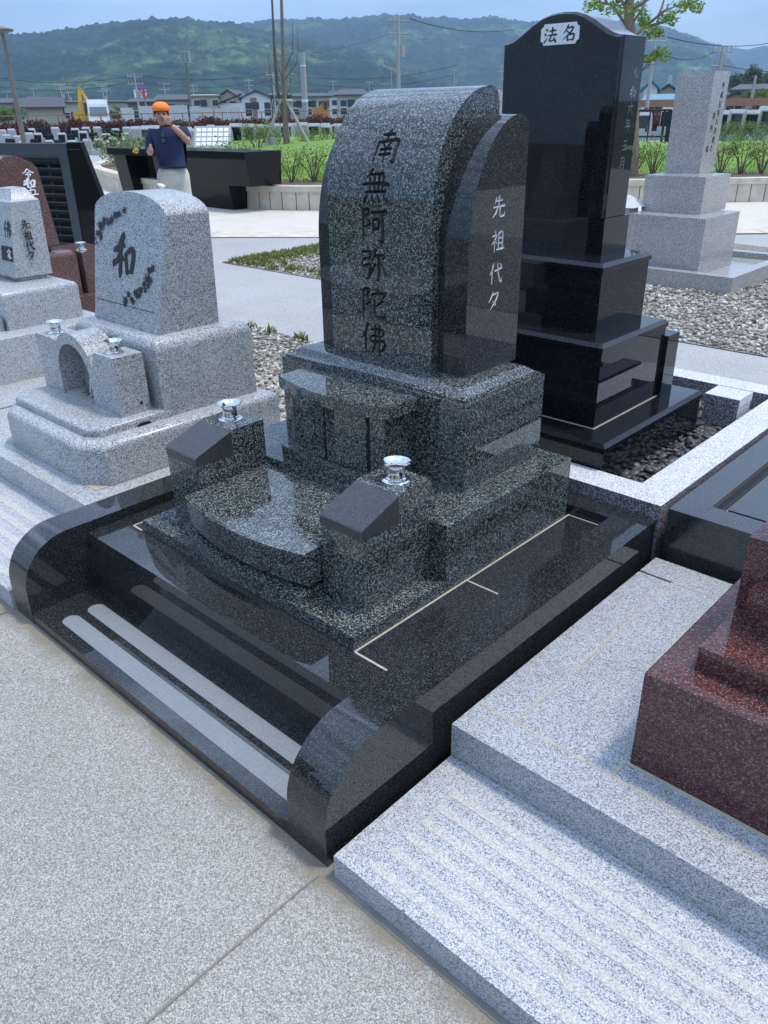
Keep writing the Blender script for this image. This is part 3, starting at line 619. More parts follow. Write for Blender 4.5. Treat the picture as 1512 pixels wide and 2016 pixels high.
# ================================================================== tall black monument on the back-to-back plot
wk = thing('grave_enclosure', 'bright white granite kerb ring filled with black pebbles', 'plot border', (-.79, 2.35, 0))
for nm, a in (('front_kerb', (-1.45, -.1355, 1.575, 1.705)), ('side_kerb', (-.135, 0, 1.5745, 3.135)), ('side_kerb', (-1.585, -1.4505, 1.575, 3.135)), ('back_kerb', (-1.45, -.1355, 3.0, 3.135))):
    bm = BM(); box(bm, a[0], a[1], a[2], a[3], 0, .34)
    o = obj(nm, bm, [M['kerb'], M['dark_side']], wk, bev=.004)
    for p in o.data.polygons:
        if abs(p.normal.z) < .5: p.material_index = 1  # vertical faces get the darker, coarser speckled granite
bm = BM(); box(bm, -1.4500, -.1355, 1.7055, 2.9995, .0, .235); obj('pebble_floor', bm, M['dark'], wk)
rnd = random.Random(5)
pb = [(rnd.uniform(-.31, -.15), rnd.uniform(1.72, 2.99), rnd.uniform(.232, .262)) for _ in range(900)] + [(rnd.uniform(-.5, -.15), rnd.uniform(2.55, 2.99), rnd.uniform(.232, .255)) for _ in range(600)]
stones('pebbles', pb, M['pebble'], 2, .013, .024, (.35, .6), 'black river pebbles beside the tall black monument', 8)
cx = -.90
tm = thing('gravestone', 'tall jet black monument with ogee top and white plaque on three stepped tiers', 'gravestone', (cx, 2.2, .3))
def tier(name, xr_, y0, y1, z0, z1, m):
    xl_ = 2*cx-xr_; bm = BM()
    rs = [(0, z0), (0, z1-.034), (-.006, z1-.030), (-.006, z1-.014), (.008, z1)]
    quadgrid(bm, [[(xl_+i, y0+i, z), (xr_-i, y0+i, z), (xr_-i, y1-i, z), (xl_+i, y1-i, z)] for i, z in rs])
    o = obj(name, bm, m, tm); return o
tier('bottom_tier', -.301, 1.711, 2.557, .20, .44, M['tall'])
bm = BM(); prz(bm, [(x, y) for x, y in ((-.412, 1.829), (-.412, 2.364), (-1.39, 2.364), (-1.39, 1.829))], .4395, .4425); obj('joint', bm, M['mortar'], tm)
tier('middle_tier', -.417, 1.835, 2.361, .4426, .769, M['tall'])
tier('upper_tier', -.525, 1.975, 2.353, .7692, 1.027, M['tall'])
bm = BM(); box(bm, -1.40, -.40, 2.3625, 2.468, .4405, .70); obj('rear_block', bm, M['tall'], tm, bev=.006)
xR = -.641; xL = 2*cx-xR
hw = (xR-xL)/2
ogee = [(-1, 1.780), (-.93, 1.782), (-.82, 1.790), (-.68, 1.808), (-.52, 1.833), (-.36, 1.853), (-.2, 1.864), (0, 1.868)]
ogee = ogee + [(-a, b) for a, b in ogee[:-1][::-1]]
def stone_outline(ins, dz): return [(cx-hw+ins+.004, 1.1621), ] + [(cx+a*(hw-ins), b+dz) for a, b in ogee] + [(cx+hw-ins-.004, 1.1621)]
bm = BM()
quadgrid(bm, [[(x, y, z) for x, z in stone_outline(i, -i*.8)] for i, y in ((.014, 2.158), (.010, 2.1585), (.006, 2.164), (.006, 2.170), (0, 2.178), (0, 2.335), (.008, 2.348))])
st = obj('stone', bm, M['tall'], tm, smooth=22)
bm = BM(); box(bm, cx-hw-.006, cx+hw+.006, 2.1565, 2.354, 1.0272, 1.1615)
obj('stone_foot', bm, M['tall'], tm, bev=.004, seg=1, smooth=0)
bm = BM()
sf = lambda u, v: (Vector((xR-.004*(1.780+v)/.618-.0002, u, -v)), Vector((1, 0, 0)))
for ch, y, z in zip('令和六年三月', (2.292, 2.282, 2.279, 2.272, 2.268, 2.262), (1.659, 1.601, 1.545, 1.489, 1.418, 1.355)):
    engrave(st, char_strokes(ch, y, -z, .042, .042, 1.1), sf, M['groove_t'], .003)
bm = BM()                                                      # white plaque with notched corners
px0, px1, pz0, pz1 = -.981, -.817, 1.762, 1.831
nt_ = .013
outl = []
for (qx, qz, sx, sz) in ((px0, pz0, 1, 1), (px1, pz0, -1, 1), (px1, pz1, -1, -1), (px0, pz1, 1, -1)):
    c = [(qx, qz+sz*nt_), (qx+sx*nt_*.45, qz+sz*nt_*.9), (qx+sx*nt_*.9, qz+sz*nt_*.45), (qx+sx*nt_, qz)]
    outl += c if (sx*sz > 0) else c[::-1]
pry(bm, outl, 2.1550, 2.1582); pl = obj('plaque', bm, M['plaque'], tm)
bm = BM(); sf = plane_surf((0, 2.1550, 0), (1, 0, 0), (0, 0, -1))
for ch, x, z in (('法', -.9395, 1.794), ('名', -.860, 1.797)):
    bm = BM(); ribbon(bm, char_strokes(ch, x, -z, .056, .050, 1.3), sf, .0008); obj('character', bm, M['ink'], pl)
bm = BM(); box(bm, -.315, -.165, 2.648, 2.795, .235, .362); b2 = obj('stone_post', bm, [M['kerb'], M['dark_side']], bev=.003, loc=(-.24, 2.72, .235))
tag(b2, 'short square speckled granite post with cap standing behind black pebbles', 'stone post')
bm = BM(); box(bm, -.318, -.162, 2.645, 2.798, .3645, .402); obj('cap', bm, [M['kerb'], M['dark_side']], b2, bev=.003)
for o in (b2, b2.children[0]):
    for p in o.data.polygons:
        if p.normal.y < -.5: p.material_index = 1  # shade of the post's front faces put into the colour, as darker granite

# ================================================================== black enclosure at the right, behind the white plot
t = thing('grave_enclosure', 'plain polished black granite plot border at the right, beside the white kerb', 'plot border', (.8, 2.3, 0))
for a in ((.027, .130, 1.575, 3.13), (.1305, 1.55, 1.575, 1.684)):
    bm = BM(); box(bm, a[0], a[1], a[2], a[3], 0, .34); obj('kerb', bm, M['dusty'], t, bev=.003)
bm = BM(); box(bm, .1305, 1.55, 1.6845, 3.13, 0, .295); obj('inner_floor', bm, M['dusty'], t)
bm = BM(); box(bm, .150, .156, 1.6845, 3.13, .2945, .2965); obj('joint', bm, M['mortar'], t)
bm = BM(); box(bm, .178, 1.55, 1.70, 3.0, .2955, .338); obj('inner_slab', bm, M['dusty'], t, bev=.003)

# ================================================================== white plot and red gravestone at the right
t = thing('grave_enclosure', 'white granite plot border with ribbed step in the lower right corner', 'plot border', (.8, .2, 0))
bm = BM(); box(bm, .031, 1.58, -.007, .4095, 0, .07); o = obj('step', bm, M['white'], t, bev=.003)
for k in range(6):                                             # roughened non-slip ribs
    y = .036+.0555*k; bm = BM(); hw_ = .0125; xa = .125
    pts = [(xa+hw_*math.cos(R(a)), y+hw_*math.sin(R(a))) for a in range(90, 271, 15)]
    prz(bm, pts+[(1.56, y-hw_), (1.56, y+hw_)], .0690, .0712); obj('grip_rib', bm, M['band'], t)
for a in ((.031, .1425, .5225, 1.40), (.031, 1.58, .410, .5160), (.031, 1.58, 1.4115, 1.524)):
    bm = BM(); box(bm, a[0], a[1], a[2], a[3], 0, .174); obj('border', bm, M['white_step'], t, bev=.003)
bm = BM(); box(bm, .1475, 1.58, .5225, 1.4065, 0, .1735); obj('inner_slab', bm, M['white_step'], t)
for q in ((.1425, .1475, .5225, 1.4065, .1, .1746), (.031, 1.58, .5160, .5225, .1, .1746), (.1475, 1.58, 1.4065, 1.4115, .1, .1746), (.418, 1.58, .5755, .585, .1732, .1752), (.4095, .418, .5225, .585, .1732, .1752)):
    bm = BM(); box(bm, *q); obj('joint', bm, M['mortar'], t)
g = thing('gravestone', 'dark red polished granite gravestone in stepped tiers, cut off by the right edge', 'gravestone', (.9, 1.0, .174))
bm = BM(); quadgrid(bm, [[(.424+i, .586+i, z), (1.5-i, .586+i, z), (1.5-i, 1.40, z), (.424+i, 1.40, z)] for i, z in ((0, .1745), (0, .436), (.004, .4405), (.058, .447))])
obj('base', bm, M['red'], g)
bm = BM(); box(bm, .503, 1.42, .660, 1.36, .4465, .505); obj('second_tier', bm, M['red'], g, bev=.003)
bm = BM(); box(bm, .543, .90, .785, .8675, .5055, .605); obj('offering_block', bm, M['red'], g, bev=.003)
bm = BM(); loft(bm, (.498, 1.42, .868, 1.34), (.498, 1.42, .868, 1.34), .5055, .690); obj('upper_tier', bm, M['red'], g, bev=.004)
bm = BM(); loft(bm, (.66, 1.26, .95, 1.28), (.68, 1.24, .97, 1.26), .6905, 1.45); obj('stone', bm, M['red'], g, bev=.01)
# ================================================================== light grey grave with the single large character, left
def white_plot(x0, x1, y0, zt, label, rib=True, m='white'):
    t = thing('grave_enclosure', label, 'plot border', ((x0+x1)/2, .7, 0))
    bm = BM(); box(bm, x0, x1, -.006, .404, 0, .075); obj('step', bm, M[m], t, bev=.006)
    if rib:
        for k in range(5):
            y = .045+.065*k; bm = BM(); prz(bm, [(x0+.10, y-.015), (x1-.10, y-.015), (x1-.10, y+.015), (x0+.10, y+.015)], .0735, .0762); obj('grip_rib', bm, M['band'], t)
    for a in ((x0, x1, .4045, .515), (x0, x0+.11, .522, 1.40), (x1-.11, x1, .522, 1.40), (x0, x1, 1.4065, 1.55)):
        bm = BM(); box(bm, a[0], a[1], a[2], a[3], 0, zt); obj('border', bm, M['lite2'], t, bev=.008, seg=2)
    bm = BM(); box(bm, x0+.116, x1-.116, .522, 1.40, 0, zt-.001); obj('inner_slab', bm, M['lite2'], t)
    for a in ((x0, x1, .515, .522), (x0+.11, x0+.116, .522, 1.40), (x1-.116, x1-.11, .522, 1.40)):
        bm = BM(); box(bm, a[0], a[1], a[2], a[3], .05, zt-.0005); obj('joint', bm, M['mortar'], t)
    return t
white_plot(-3.17, -1.60, 0, .195, 'light grey granite plot border with ribbed step, left of the black border')
white_plot(-4.77, -3.19, 0, .195, 'light grey granite plot border at the far left edge')
g = thing('gravestone', 'light grey granite gravestone with one big black brush character and engraved flowers', 'gravestone', (-2.27, 1.0, .195))
def chamf(x0, x1, y0, y1, cx_, cy_): return [(x0+cx_, y0), (x1-cx_, y0), (x1, y0+cy_), (x1, y1), (x0, y1), (x0, y0+cy_)]
def inset(p, d):
    c = Vector((sum(q[0] for q in p)/len(p), sum(q[1] for q in p)/len(p)))
    return [(q[0]-math.copysign(d, q[0]-c.x), q[1]-math.copysign(d, q[1]-c.y)) for q in p]
def rounded_slab(bm, p, z0, z1, r, n=5):
    quadgrid(bm, [[(x, y, z0) for x, y in p]]+[[(x, y, z1-r+r*math.sin(R(90*k/n))) for x, y in inset(p, r*(1-math.cos(R(90*k/n))))] for k in range(n+1)])
bm = BM(); rounded_slab(bm, chamf(-2.705, -1.868, .497, 1.47, .10, .068), .1955, .375, .035); obj('base', bm, M['lite'], g, smooth=40)
bm = BM(); box(bm, -2.700, -1.873, .500, 1.46, .1935, .1975); obj('joint', bm, M['mortar'], g)
bm = BM(); rounded_slab(bm, chamf(-2.69, -1.948, .562, .93, .055, .045), .3745, .413, .016, 4); sl = obj('front_slab', bm, M['lite'], g, smooth=40)
bm = BM(); pry(bm, [(-1.949+.0, .3755)]*0 or [(-.035, 0), (.035, 0), (.022, .013), (-.022, .013)], 0, .003)
for v in bm.verts: x, y, z = v.co; v.co = (-1.9475+y, .80+x, .3762+z)
obj('drain_slot', bm, M['dark'], sl)
bm = BM(); rounded_slab(bm, [(-2.63, .905), (-1.952, .905), (-1.940, 1.40), (-2.64, 1.40)], .3745, .712, .055, 6); obj('plinth', bm, M['lite'], g, smooth=40)
# headstone: arched top, front leaning back
def hs_y(z): return .974+.086*(z-.715)/.47
ol = [(-2.553, .7135)] + [(-2.555, 1.178)] + arc(-2.278, 1.178, .277, .083, 172, 8, 22) + [(-2.001, 1.178), (-2.012, .7135)]
bm = BM(); quadgrid(bm, [[(x, hs_y(z)+.004 if z > .72 else hs_y(z), z) for x, z in ol], [(x, 1.279, z-.004) for x, z in ol]])
hs = obj('headstone', bm, M['lite'], g, bev=.012, seg=3, smooth=40)
op = [(-2.535, .80), (-2.07, .80)] + [(-2.055, 1.15)] + arc(-2.30, 1.15, .245, .085, 10, 170, 18) + [(-2.545, 1.15)]
def hs_surf(u, v): return Vector((u, hs_y(-v)-.0005, -v)), Vector((0, -1, .18)).normalized()
wa_c = at(243, 503, 4.2)
def on_hs(px, py):
    d = 3.6
    for _ in range(40):
        p = at(px, py, d); e = p.y-hs_y(p.z); d -= e*.8
    return p
c0 = on_hs(243, 503); ctop = on_hs(240, 461); cbot = on_hs(235, 545)
bm = BM(); ribbon(bm, char_strokes('和', c0.x+.002, -c0.z, .165, ctop.z-cbot.z, 1.05), hs_surf, .0012); obj('big_character', bm, M['ink'], hs)
rnd = random.Random(3); bm = BM()
def petal(x, z, a, l, w):
    pts = []
    for k in range(8):
        t = 2*PI*k/8; u = math.cos(t)*l; v = math.sin(t)*w
        xx, zz = x+u*math.cos(a)-v*math.sin(a), z+u*math.sin(a)+v*math.cos(a)
        pts.append((xx, hs_y(zz)-.0012-rnd.uniform(0, .0006), zz))
    bm.faces.new([bm.verts.new(p) for p in pts])
def spray(pxs):
    pts = [on_hs(*p) for p in pxs]
    for i in range(len(pts)-1):
        for k in range(7):
            p = pts[i].lerp(pts[i+1], k/7); w = rnd.uniform(.5, 1)
            fx, fz = p.x+rnd.gauss(0, .013), p.z+rnd.gauss(0, .013)
            if rnd.random() < .55:
                a0 = rnd.uniform(0, 6)
                for q in range(5): petal(fx+.0085*math.cos(a0+q*1.257), fz+.0085*math.sin(a0+q*1.257), a0+q*1.257, .0075, .0048)
            else: petal(fx, fz, rnd.uniform(0, 6), .011, .0035)
for pxs in ([(192, 478), (196, 455), (205, 438), (222, 424), (246, 416)], [(243, 588), (262, 580), (282, 567), (292, 550), (299, 535)]):
    bm = BM(); spray(pxs); obj('flower_engraving', bm, M['ink'], hs)
bm = BM(); pt = [(x, hs_y(z)-.0002, z) for x, z in ((-2.540, .800), (-2.055, .800), (-2.055, .797), (-2.540, .797))]
bm.faces.new([bm.verts.new(p) for p in pt]); obj('panel_edge', bm, M['groove'], hs)
# arched incense holder with two vase pillars
bm = BM()
outer_ = [(-2.68, .4125), (-2.68, .664), (-2.535, .664)] + arc(-2.36, .545, .175, .166, 137, 15, 14) + [(-2.165, .655), (-2.14, .664), (-2.005, .664), (-1.998, .4125)]
inner_ = [(-2.225, .4125)] + arc(-2.365, .528, .138, .135, 0, 180, 16) + [(-2.503, .4125)]
pts = outer_ + inner_
quadgrid(bm, [[(x, y, z) for x, z in pts] for y in (.735, .872)])
ih = obj('incense_holder', bm, M['lite'], g, bev=.006, seg=2, smooth=40)
bm = BM(); box(bm, -2.50, -2.228, .845, .871, .413, .66); obj('back_panel', bm, M['lite'], ih)
bm = BM(); box(bm, -2.50, -2.228, .745, .844, .413, .424); obj('tray', bm, M['ash'], ih)
for x, y in ((-2.405, .80), (-2.365, .775), (-2.34, .80), (-2.318, .775)):
    bm = BM(); lathe(bm, [(.001, 0), (.006, .001), (.006, .006), (.0185, .009), (.0185, .012), (.001, .012)], (x, y, .424), 18); obj('candle_cup', bm, M['steel'], ih, smooth=40)
bm = BM(); tube(bm, [(-2.36, .79, .433), (-2.335, .795, .53)], .004, 8); obj('incense_stick', bm, M['whitepaint'], ih)
bm = BM(); tube(bm, [(-1.999, .83, .455), (-1.9965, .83, .455)], .007, 10); obj('drain_hole', bm, M['dark'], ih)
vase(-2.605, .80, .664, 'far steel vase on the arched light grey incense holder', .92)
vase(-2.085, .795, .664, 'near steel vase on the arched light grey incense holder', .92)

# ================================================================== grey grave at the left edge
g = thing('gravestone', 'pale grey gravestone at the left edge with small black ancestor lettering on its side', 'gravestone', (-3.95, 1.2, .195))
bm = BM(); rounded_slab(bm, [(-4.45, .56), (-3.571, .56), (-3.571, 1.60), (-4.45, 1.60)], .1955, .450, .012, 3); obj('base', bm, M['lite2'], g, smooth=40)
bm = BM(); box(bm, -4.45, -3.567, .565, 1.595, .1937, .1975); obj('joint', bm, M['mortar'], g)
bm = BM(); rounded_slab(bm, [(-4.30, 1.03), (-3.712, 1.03), (-3.735, 1.50), (-4.28, 1.50)], .4502, .662, .03, 5); obj('plinth', bm, M['lite2'], g, smooth=40)
bm = BM(); box(bm, -4.26, -3.745, .84, 1.02, .4502, .52); obj('offering_step', bm, M['lite2'], g, bev=.006)
bm = BM(); box(bm, -4.25, -3.985, 1.27, 1.44, .662, .688); obj('foot', bm, M['lite2'], g)
bm = BM()
b_ = [(-4.30, 1.235, .688), (-3.965, 1.235, .688), (-3.955, 1.462, .688), (-4.30, 1.462, .688)]
t_ = [(-4.28, 1.300, 1.105), (-3.972, 1.300, 1.105), (-3.972, 1.475, 1.11), (-4.28, 1.475, 1.11)]
q_ = [(-4.26, 1.320, 1.118), (-3.992, 1.320, 1.118), (-3.992, 1.46, 1.122), (-4.26, 1.46, 1.122)]
r_ = [(-4.20, 1.345, 1.172), (-4.03, 1.345, 1.172), (-4.03, 1.43, 1.176), (-4.20, 1.43, 1.176)]
quadgrid(bm, [b_, t_, q_, r_]); st = obj('stone', bm, M['lite2'], g, bev=.008, seg=2)
o0 = Vector((-3.9572, 1.235, .688)); sf = plane_surf(o0, (.01, 1, 0), (.02, -.10, -1))
for ch, px, py in zip('先祖代々', (51.5, 56.5, 61, 63.5), (442, 464, 484, 503)):
    p = X_ = ray(px, py); p = CAM+p*((-3.955-CAM.x)/p.x)
    bm = BM(); ribbon(bm, char_strokes(ch, p.y-.005, -p.z, .052, .050, 1.35), plane_surf((-3.9515, 0, 0), (0, 1, 0), (0, 0, -1)), .002)
    for v in bm.verts: v.co.x -= .010*(v.co.z-.688)/.417
    obj('character', bm, M['ink'], st)
def fronty(z): return 1.235+.065*(z-.688)/.417
bm = BM(); box(bm, -4.12, -3.985, 1.228, 1.262, .78, .86)
for v in bm.verts: v.co.y += fronty(v.co.z)-1.235
pn = obj('name_panel', bm, M['ink'], st, bev=.004)
fs = lambda u, v: (Vector((u, fronty(-v)-.008, -v)), Vector((0, -1, .15)).normalized())
bm = BM(); ribbon(bm, char_strokes('家', -4.012, -.82, .05, .055, 1.2), fs, .0012); obj('panel_lettering', bm, M['whitepaint'], pn)
fs2 = lambda u, v: (Vector((u, fronty(-v)-.0005, -v)), Vector((0, -1, .15)).normalized())
bm = BM(); ribbon(bm, char_strokes('佛', -4.03, -.955, .10, .09, 1.2), fs2, .0012); obj('front_lettering', bm, M['ink'], st)

# ================================================================== red brown grave behind it
g = thing('gravestone', 'red brown granite gravestone with leaning side and white date lettering, far left', 'gravestone', (-5.5, 2.2, 0))
xs_ = -5.2
def onx(px, py, x): v = ray(px, py); return CAM+v*((x-CAM.x)/v.x)
P1, P2, P3 = onx(118, 481, xs_), onx(73, 330, xs_), onx(34, 307, xs_)
bm = BM()
fb_ = P1.z; yb_ = P1.y; yt = P2.y
pf = [(1.62, fb_), (1.70, P2.z-.03), (1.74, P2.z), (P3.y-.10, P3.z), (P3.y, P3.z), (P2.y-.03, P2.z+.035), (yt, P2.z), (yb_, fb_)]
prx(bm, pf, xs_-.75, xs_); st = obj('stone', bm, M['redbrown'], g, bev=.012, seg=3)
bm = BM(); box(bm, xs_-.70, xs_-.05, 1.70, yb_-.05, fb_-.045, fb_); obj('foot', bm, M['redbrown'], g)
bz = fb_-.0455; p = onx(143, 490, xs_+.06)
bm = BM(); rounded_slab(bm, [(xs_-.9, 1.45), (xs_+.05, 1.45), (xs_+.06, p.y+.02), (xs_-.9, p.y+.02)], .29, bz, .04, 5); obj('plinth', bm, M['redbrown'], g, smooth=40)
q = onx(170, 576, xs_+.12)
bm = BM(); box(bm, xs_-1.0, xs_+.16, 1.2, q.y+.75, .0, .2895); obj('base', bm, M['redbrown'], g, bev=.01)
bm = BM(); box(bm, xs_-.45, xs_+.075, p.y+.06, p.y+.35, .29, .60); obj('vase_block', bm, M['redbrown'], g, bev=.008)
v_ = onx(161.7, 499, xs_-.06); vase(v_.x, v_.y, .60, 'steel vase on the red brown grave beyond the single character stone', 1.0)
for ch, px, py in zip('令和五', (54.5, 57.5, 63), (342, 359, 376)):
    w_ = onx(px, py, xs_); bm = BM()
    ribbon(bm, char_strokes(ch, w_.y, -w_.z, .085, .065, 1.2), plane_surf((xs_+.0008, 0, 0), (0, 1, 0), (0, 0, -1)), .002); obj('character', bm, M['whitepaint'], st)

# ================================================================== tall plain grey monument at the right, seen across the gravel
t = thing('grave_enclosure', 'low polished grey granite kerb ring standing in the gravel at the right', 'plot border', (-2.5, 7.5, 0))
for nm, a in (('front_kerb', (-3.30, -1.752, 6.69, 6.80)), ('side_kerb', (-1.86, -1.752, 6.8005, 8.3)), ('side_kerb', (-3.30, -3.19, 6.8005, 8.3)), ('back_kerb', (-3.19, -1.8605, 8.19, 8.3))):
    bm = BM(); box(bm, *a, 0, .158); obj(nm, bm, M['grey'], t, bev=.003)
bm = BM(); box(bm, -3.1895, -1.8605, 6.8005, 8.1895, 0, .10); obj('inner_floor', bm, M['grey'], t)
g = thing('gravestone', 'tall plain grey granite monument on two blocks with black date lettering on its side', 'gravestone', (-2.6, 7.3, .1))
bm = BM(); box(bm, -2.955, -2.165, 6.895, 7.70, .1005, .612); obj('lower_block', bm, M['grey'], g, bev=.004)
bm = BM(); box(bm, -2.968, -2.355, 7.208, 7.80, .6125, .944); obj('upper_block', bm, M['grey'], g, bev=.004)
bm = BM(); loft(bm, (-2.97, -2.601, 7.625, 7.96), (-2.97, -2.601, 7.628, 7.995), .9445, 1.845); st = obj('stone', bm, M['grey'], g, bev=.012, seg=2)
bm = BM(); sf = plane_surf((-2.6008, 0, 0), (0, 1, 0), (0, 0, -1))
for ch, y, z in zip('平成五年八月建之', (7.882, 7.876, 7.869, 7.863, 7.858, 7.852, 7.842, 7.823), (1.724, 1.640, 1.560, 1.485, 1.404, 1.322, 1.245, 1.171)):
    bm = BM(); ribbon(bm, char_strokes(ch, y-.01, -z, .062, .058, 1.25), sf, .002); obj('character', bm, M['ink'], st)
for ch, y, z in zip('谷内家', (7.789, 7.770, 7.743), (1.459, 1.352, 1.165)):
    bm = BM(); ribbon(bm, char_strokes(ch, y-.03, -z, .062, .062, 1.25), sf, .002); obj('character', bm, M['ink'], st)
# small stone lantern just showing behind it
lp = at(1243, 400, 8.9); o = thing('stone_lantern', 'small white stone lantern half hidden between the tall black and tall grey monuments', 'stone lantern', (lp.x-.06, lp.y, 0))
x, y = lp.x-.06, lp.y
bm = BM(); loft(bm, (x-.10, x+.10, y-.10, y+.10), (x-.085, x+.085, y-.085, y+.085), 0, .47); obj('post', bm, M['lite2'], o, bev=.005)
bm = BM(); box(bm, x-.095, x+.095, y-.095, y+.095, .4705, .655); lb = obj('light_box', bm, M['kerb'], o, bev=.004)
bm = BM(); box(bm, x-.05, x+.05, y-.097, y-.09, .51, .62); obj('opening', bm, M['dark'], lb)
bm = BM(); loft(bm, (x-.17, x+.17, y-.17, y+.17), (x-.03, x+.03, y-.03, y+.03), .6555, .755); obj('roof', bm, M['kerb'], o, bev=.006)
lp = at(984, 200, 8.0)
bm = BM(); loft(bm, (lp.x-.34, lp.x+.16, lp.y, lp.y+.35), (lp.x-.33, lp.x+.155, lp.y+.01, lp.y+.34), 0, 1.70)
tag(obj('gravestone', bm, M['pink'], bev=.012, loc=(lp.x, lp.y, 0)), 'pale pink granite stone peeping out between the speckled stone and tall black monument', 'gravestone')

# ================================================================== weeds along the gravel corner
rnd = random.Random(21)
def blades(name, pts, mat, hmin, hmax, wid, label, broad=.3):
    vs = []; fs = []
    for x, y, z in pts:
        a = rnd.uniform(0, 6.28); h = rnd.uniform(hmin, hmax); le = rnd.uniform(.1, .7)*h; w = wid*rnd.uniform(.6, 1.3)
        dx, dy = math.cos(a), math.sin(a); k = len(vs)
        vs += [(x-dy*w, y+dx*w, z), (x+dy*w, y-dx*w, z), (x+dx*le*.4+dy*w*.9, y+dy*le*.4-dx*w*.9, z+h*.6), (x+dx*le*.4-dy*w*.9, y+dy*le*.4+dx*w*.9, z+h*.6), (x+dx*le, y+dy*le, z+h*.9)]
        fs += [(k, k+1, k+2, k+3), (k+3, k+2, k+4)]
    me = bpy.data.meshes.new(name); me.from_pydata(vs, [], fs); me.materials.append(mat)
    o = bpy.data.objects.new(name, me); COL.objects.link(o); o['kind'] = 'stuff'; o['label'] = label
    return o
wp_ = []
for _ in range(5200):
    f = rnd.random(); y = 4.92+f*2.4; x = XS+.05+abs(rnd.gauss(0, .20))*(1.2-.4*f)+.02
    wp_.append((x, y, .0))
for _ in range(90):
    cx_, cy_ = rnd.uniform(-6.6, -5.2), rnd.uniform(4.92, 5.25)
    if rnd.random() < .22:
        for _k in range(22): wp_.append((cx_+rnd.gauss(0, .035), cy_+rnd.gauss(0, .025), .01))
for cx_, cy_ in ((-3.9, 3.10), (-3.55, 3.11), (-4.15, 3.1)):
    for _k in range(26): wp_.append((cx_+rnd.gauss(0, .03), cy_-abs(rnd.gauss(0, .02)), .01))
blades('weeds', wp_, M['weed'], .02, .085, .008, 'low weeds growing along the edge of the gravel')
bm = BM(); l, r = jag((XS+.17, 4.9), (XS+.22, 7.2), .30, 40, .05, 2); strip(bm, l, r, .009); structure('bare_soil', bm, M['soil'])
# ================================================================== planter island with retaining wall and lawn mound
wall = [(-60, 30), (-40, 22), (-28, 17.5), (-24.2, 14.6), (-22.3, 12.3), (-19.8, 10.4), (-17.4, 9.4), (-15.2, 8.75), (-13.2, 8.45), (-11.5, 8.66), (-10.05, 9.19), (-8.1, 11.1), (-6.19, 13.2), (-4.62, 14.7), (-1.8, 17.6), (3, 22.5), (9, 29), (20, 42)]
def resample(pts, step):
    out = [Vector(pts[0])]; P_ = [Vector(p) for p in pts]
    fine = []
    for i in range(len(P_)-1):
        p0, p1, p2, p3 = P_[max(0, i-1)], P_[i], P_[i+1], P_[min(len(P_)-1, i+2)]
        for k in range(24):
            t = k/24; fine.append(0.5*((2*p1)+(-p0+p2)*t+(2*p0-5*p1+4*p2-p3)*t*t+(-p0+3*p1-3*p2+p3)*t**3))
    acc = 0
    for a, b in zip(fine[:-1], fine[1:]):
        acc += (b-a).length
        if acc >= step: out.append(b); acc = 0
    return out
wl = resample(wall, .21)
def nrm2(i): d = wl[min(i+1, len(wl)-1)]-wl[max(0, i-1)]; return Vector((-d.y, d.x)).normalized()
t = thing('planter_wall', 'curved pale concrete retaining wall with vertical joints around the lawn', 'retaining wall', (-10, 9.2, 0))
bm = BM()
for i in range(len(wl)-1):                                     # ribs between the open joints
    a, b = wl[i], wl[i+1]; d = (b-a)*.035; n0, n1 = nrm2(i), nrm2(i+1)
    a2, b2_ = a+d, b-d
    quadgrid(bm, [[(a2.x, a2.y, z), (b2_.x, b2_.y, z), (b2_.x+n1.x*.16, b2_.y+n1.y*.16, z), (a2.x+n0.x*.16, a2.y+n0.y*.16, z)] for z in (0.0, .30)])
obj('ribbed_face', bm, M['copingm'], t)
bm = BM(); rings = []
for i, p in enumerate(wl):
    n_ = nrm2(i); q0, q1 = p-n_*.025, p+n_*.22
    rings.append([(q0.x, q0.y, .30), (q0.x, q0.y, .40), (q1.x, q1.y, .40), (q1.x, q1.y, .30)])
quadgrid(bm, rings); obj('coping', bm, M['copingm'], t, bev=0)
bm = BM()
for i in range(len(wl)-1):
    a, b = wl[i]+nrm2(i)*.03, wl[i+1]+nrm2(i+1)*.03
    bm.faces.new([bm.verts.new(v) for v in ((a.x, a.y, 0), (b.x, b.y, 0), (b.x, b.y, .30), (a.x, a.y, .30))])
obj('joint_shadow_gap', bm, M['brownw'], t)
def mound(rs, zs, mat, nm, seed=0):
    bm = BM(); grid = []
    for i, p in enumerate(wl):
        n_ = nrm2(i); row = []
        for d, z in zip(rs, zs): row.append((p.x+n_.x*d, p.y+n_.y*d, z))
        grid.append(row)
    quadgrid(bm, grid, closed=False, cap0=False, cap1=False); structure(nm, bm, mat)
mound((.20, .9, 1.5), (.34, .37, .39), M['soil'], 'planting_bed')
mound((1.2, 2.5, 5, 8, 12, 17, 24), (.375, .44, .56, .64, .55, .25, .02), M['lawn'], 'lawn')
rnd = random.Random(31)
gb = []
for i in range(0, len(wl)):
    p = wl[i]
    if -14 < p.x < 1:
        n_ = nrm2(i)
        for _ in range(210):
            d = 1.15+abs(rnd.gauss(0, 2.6)); q = p+n_*d+Vector((rnd.uniform(-.25, .25), rnd.uniform(-.25, .25)))
            z = .375+(d-1.2)*.05 if d < 5 else .56+(min(d, 8)-5)*.027
            gb.append((q.x, q.y, z-.01))
blades('lawn_grass', gb, M['grassb'], .03, .07, .008, 'short green grass on the lawn mound')
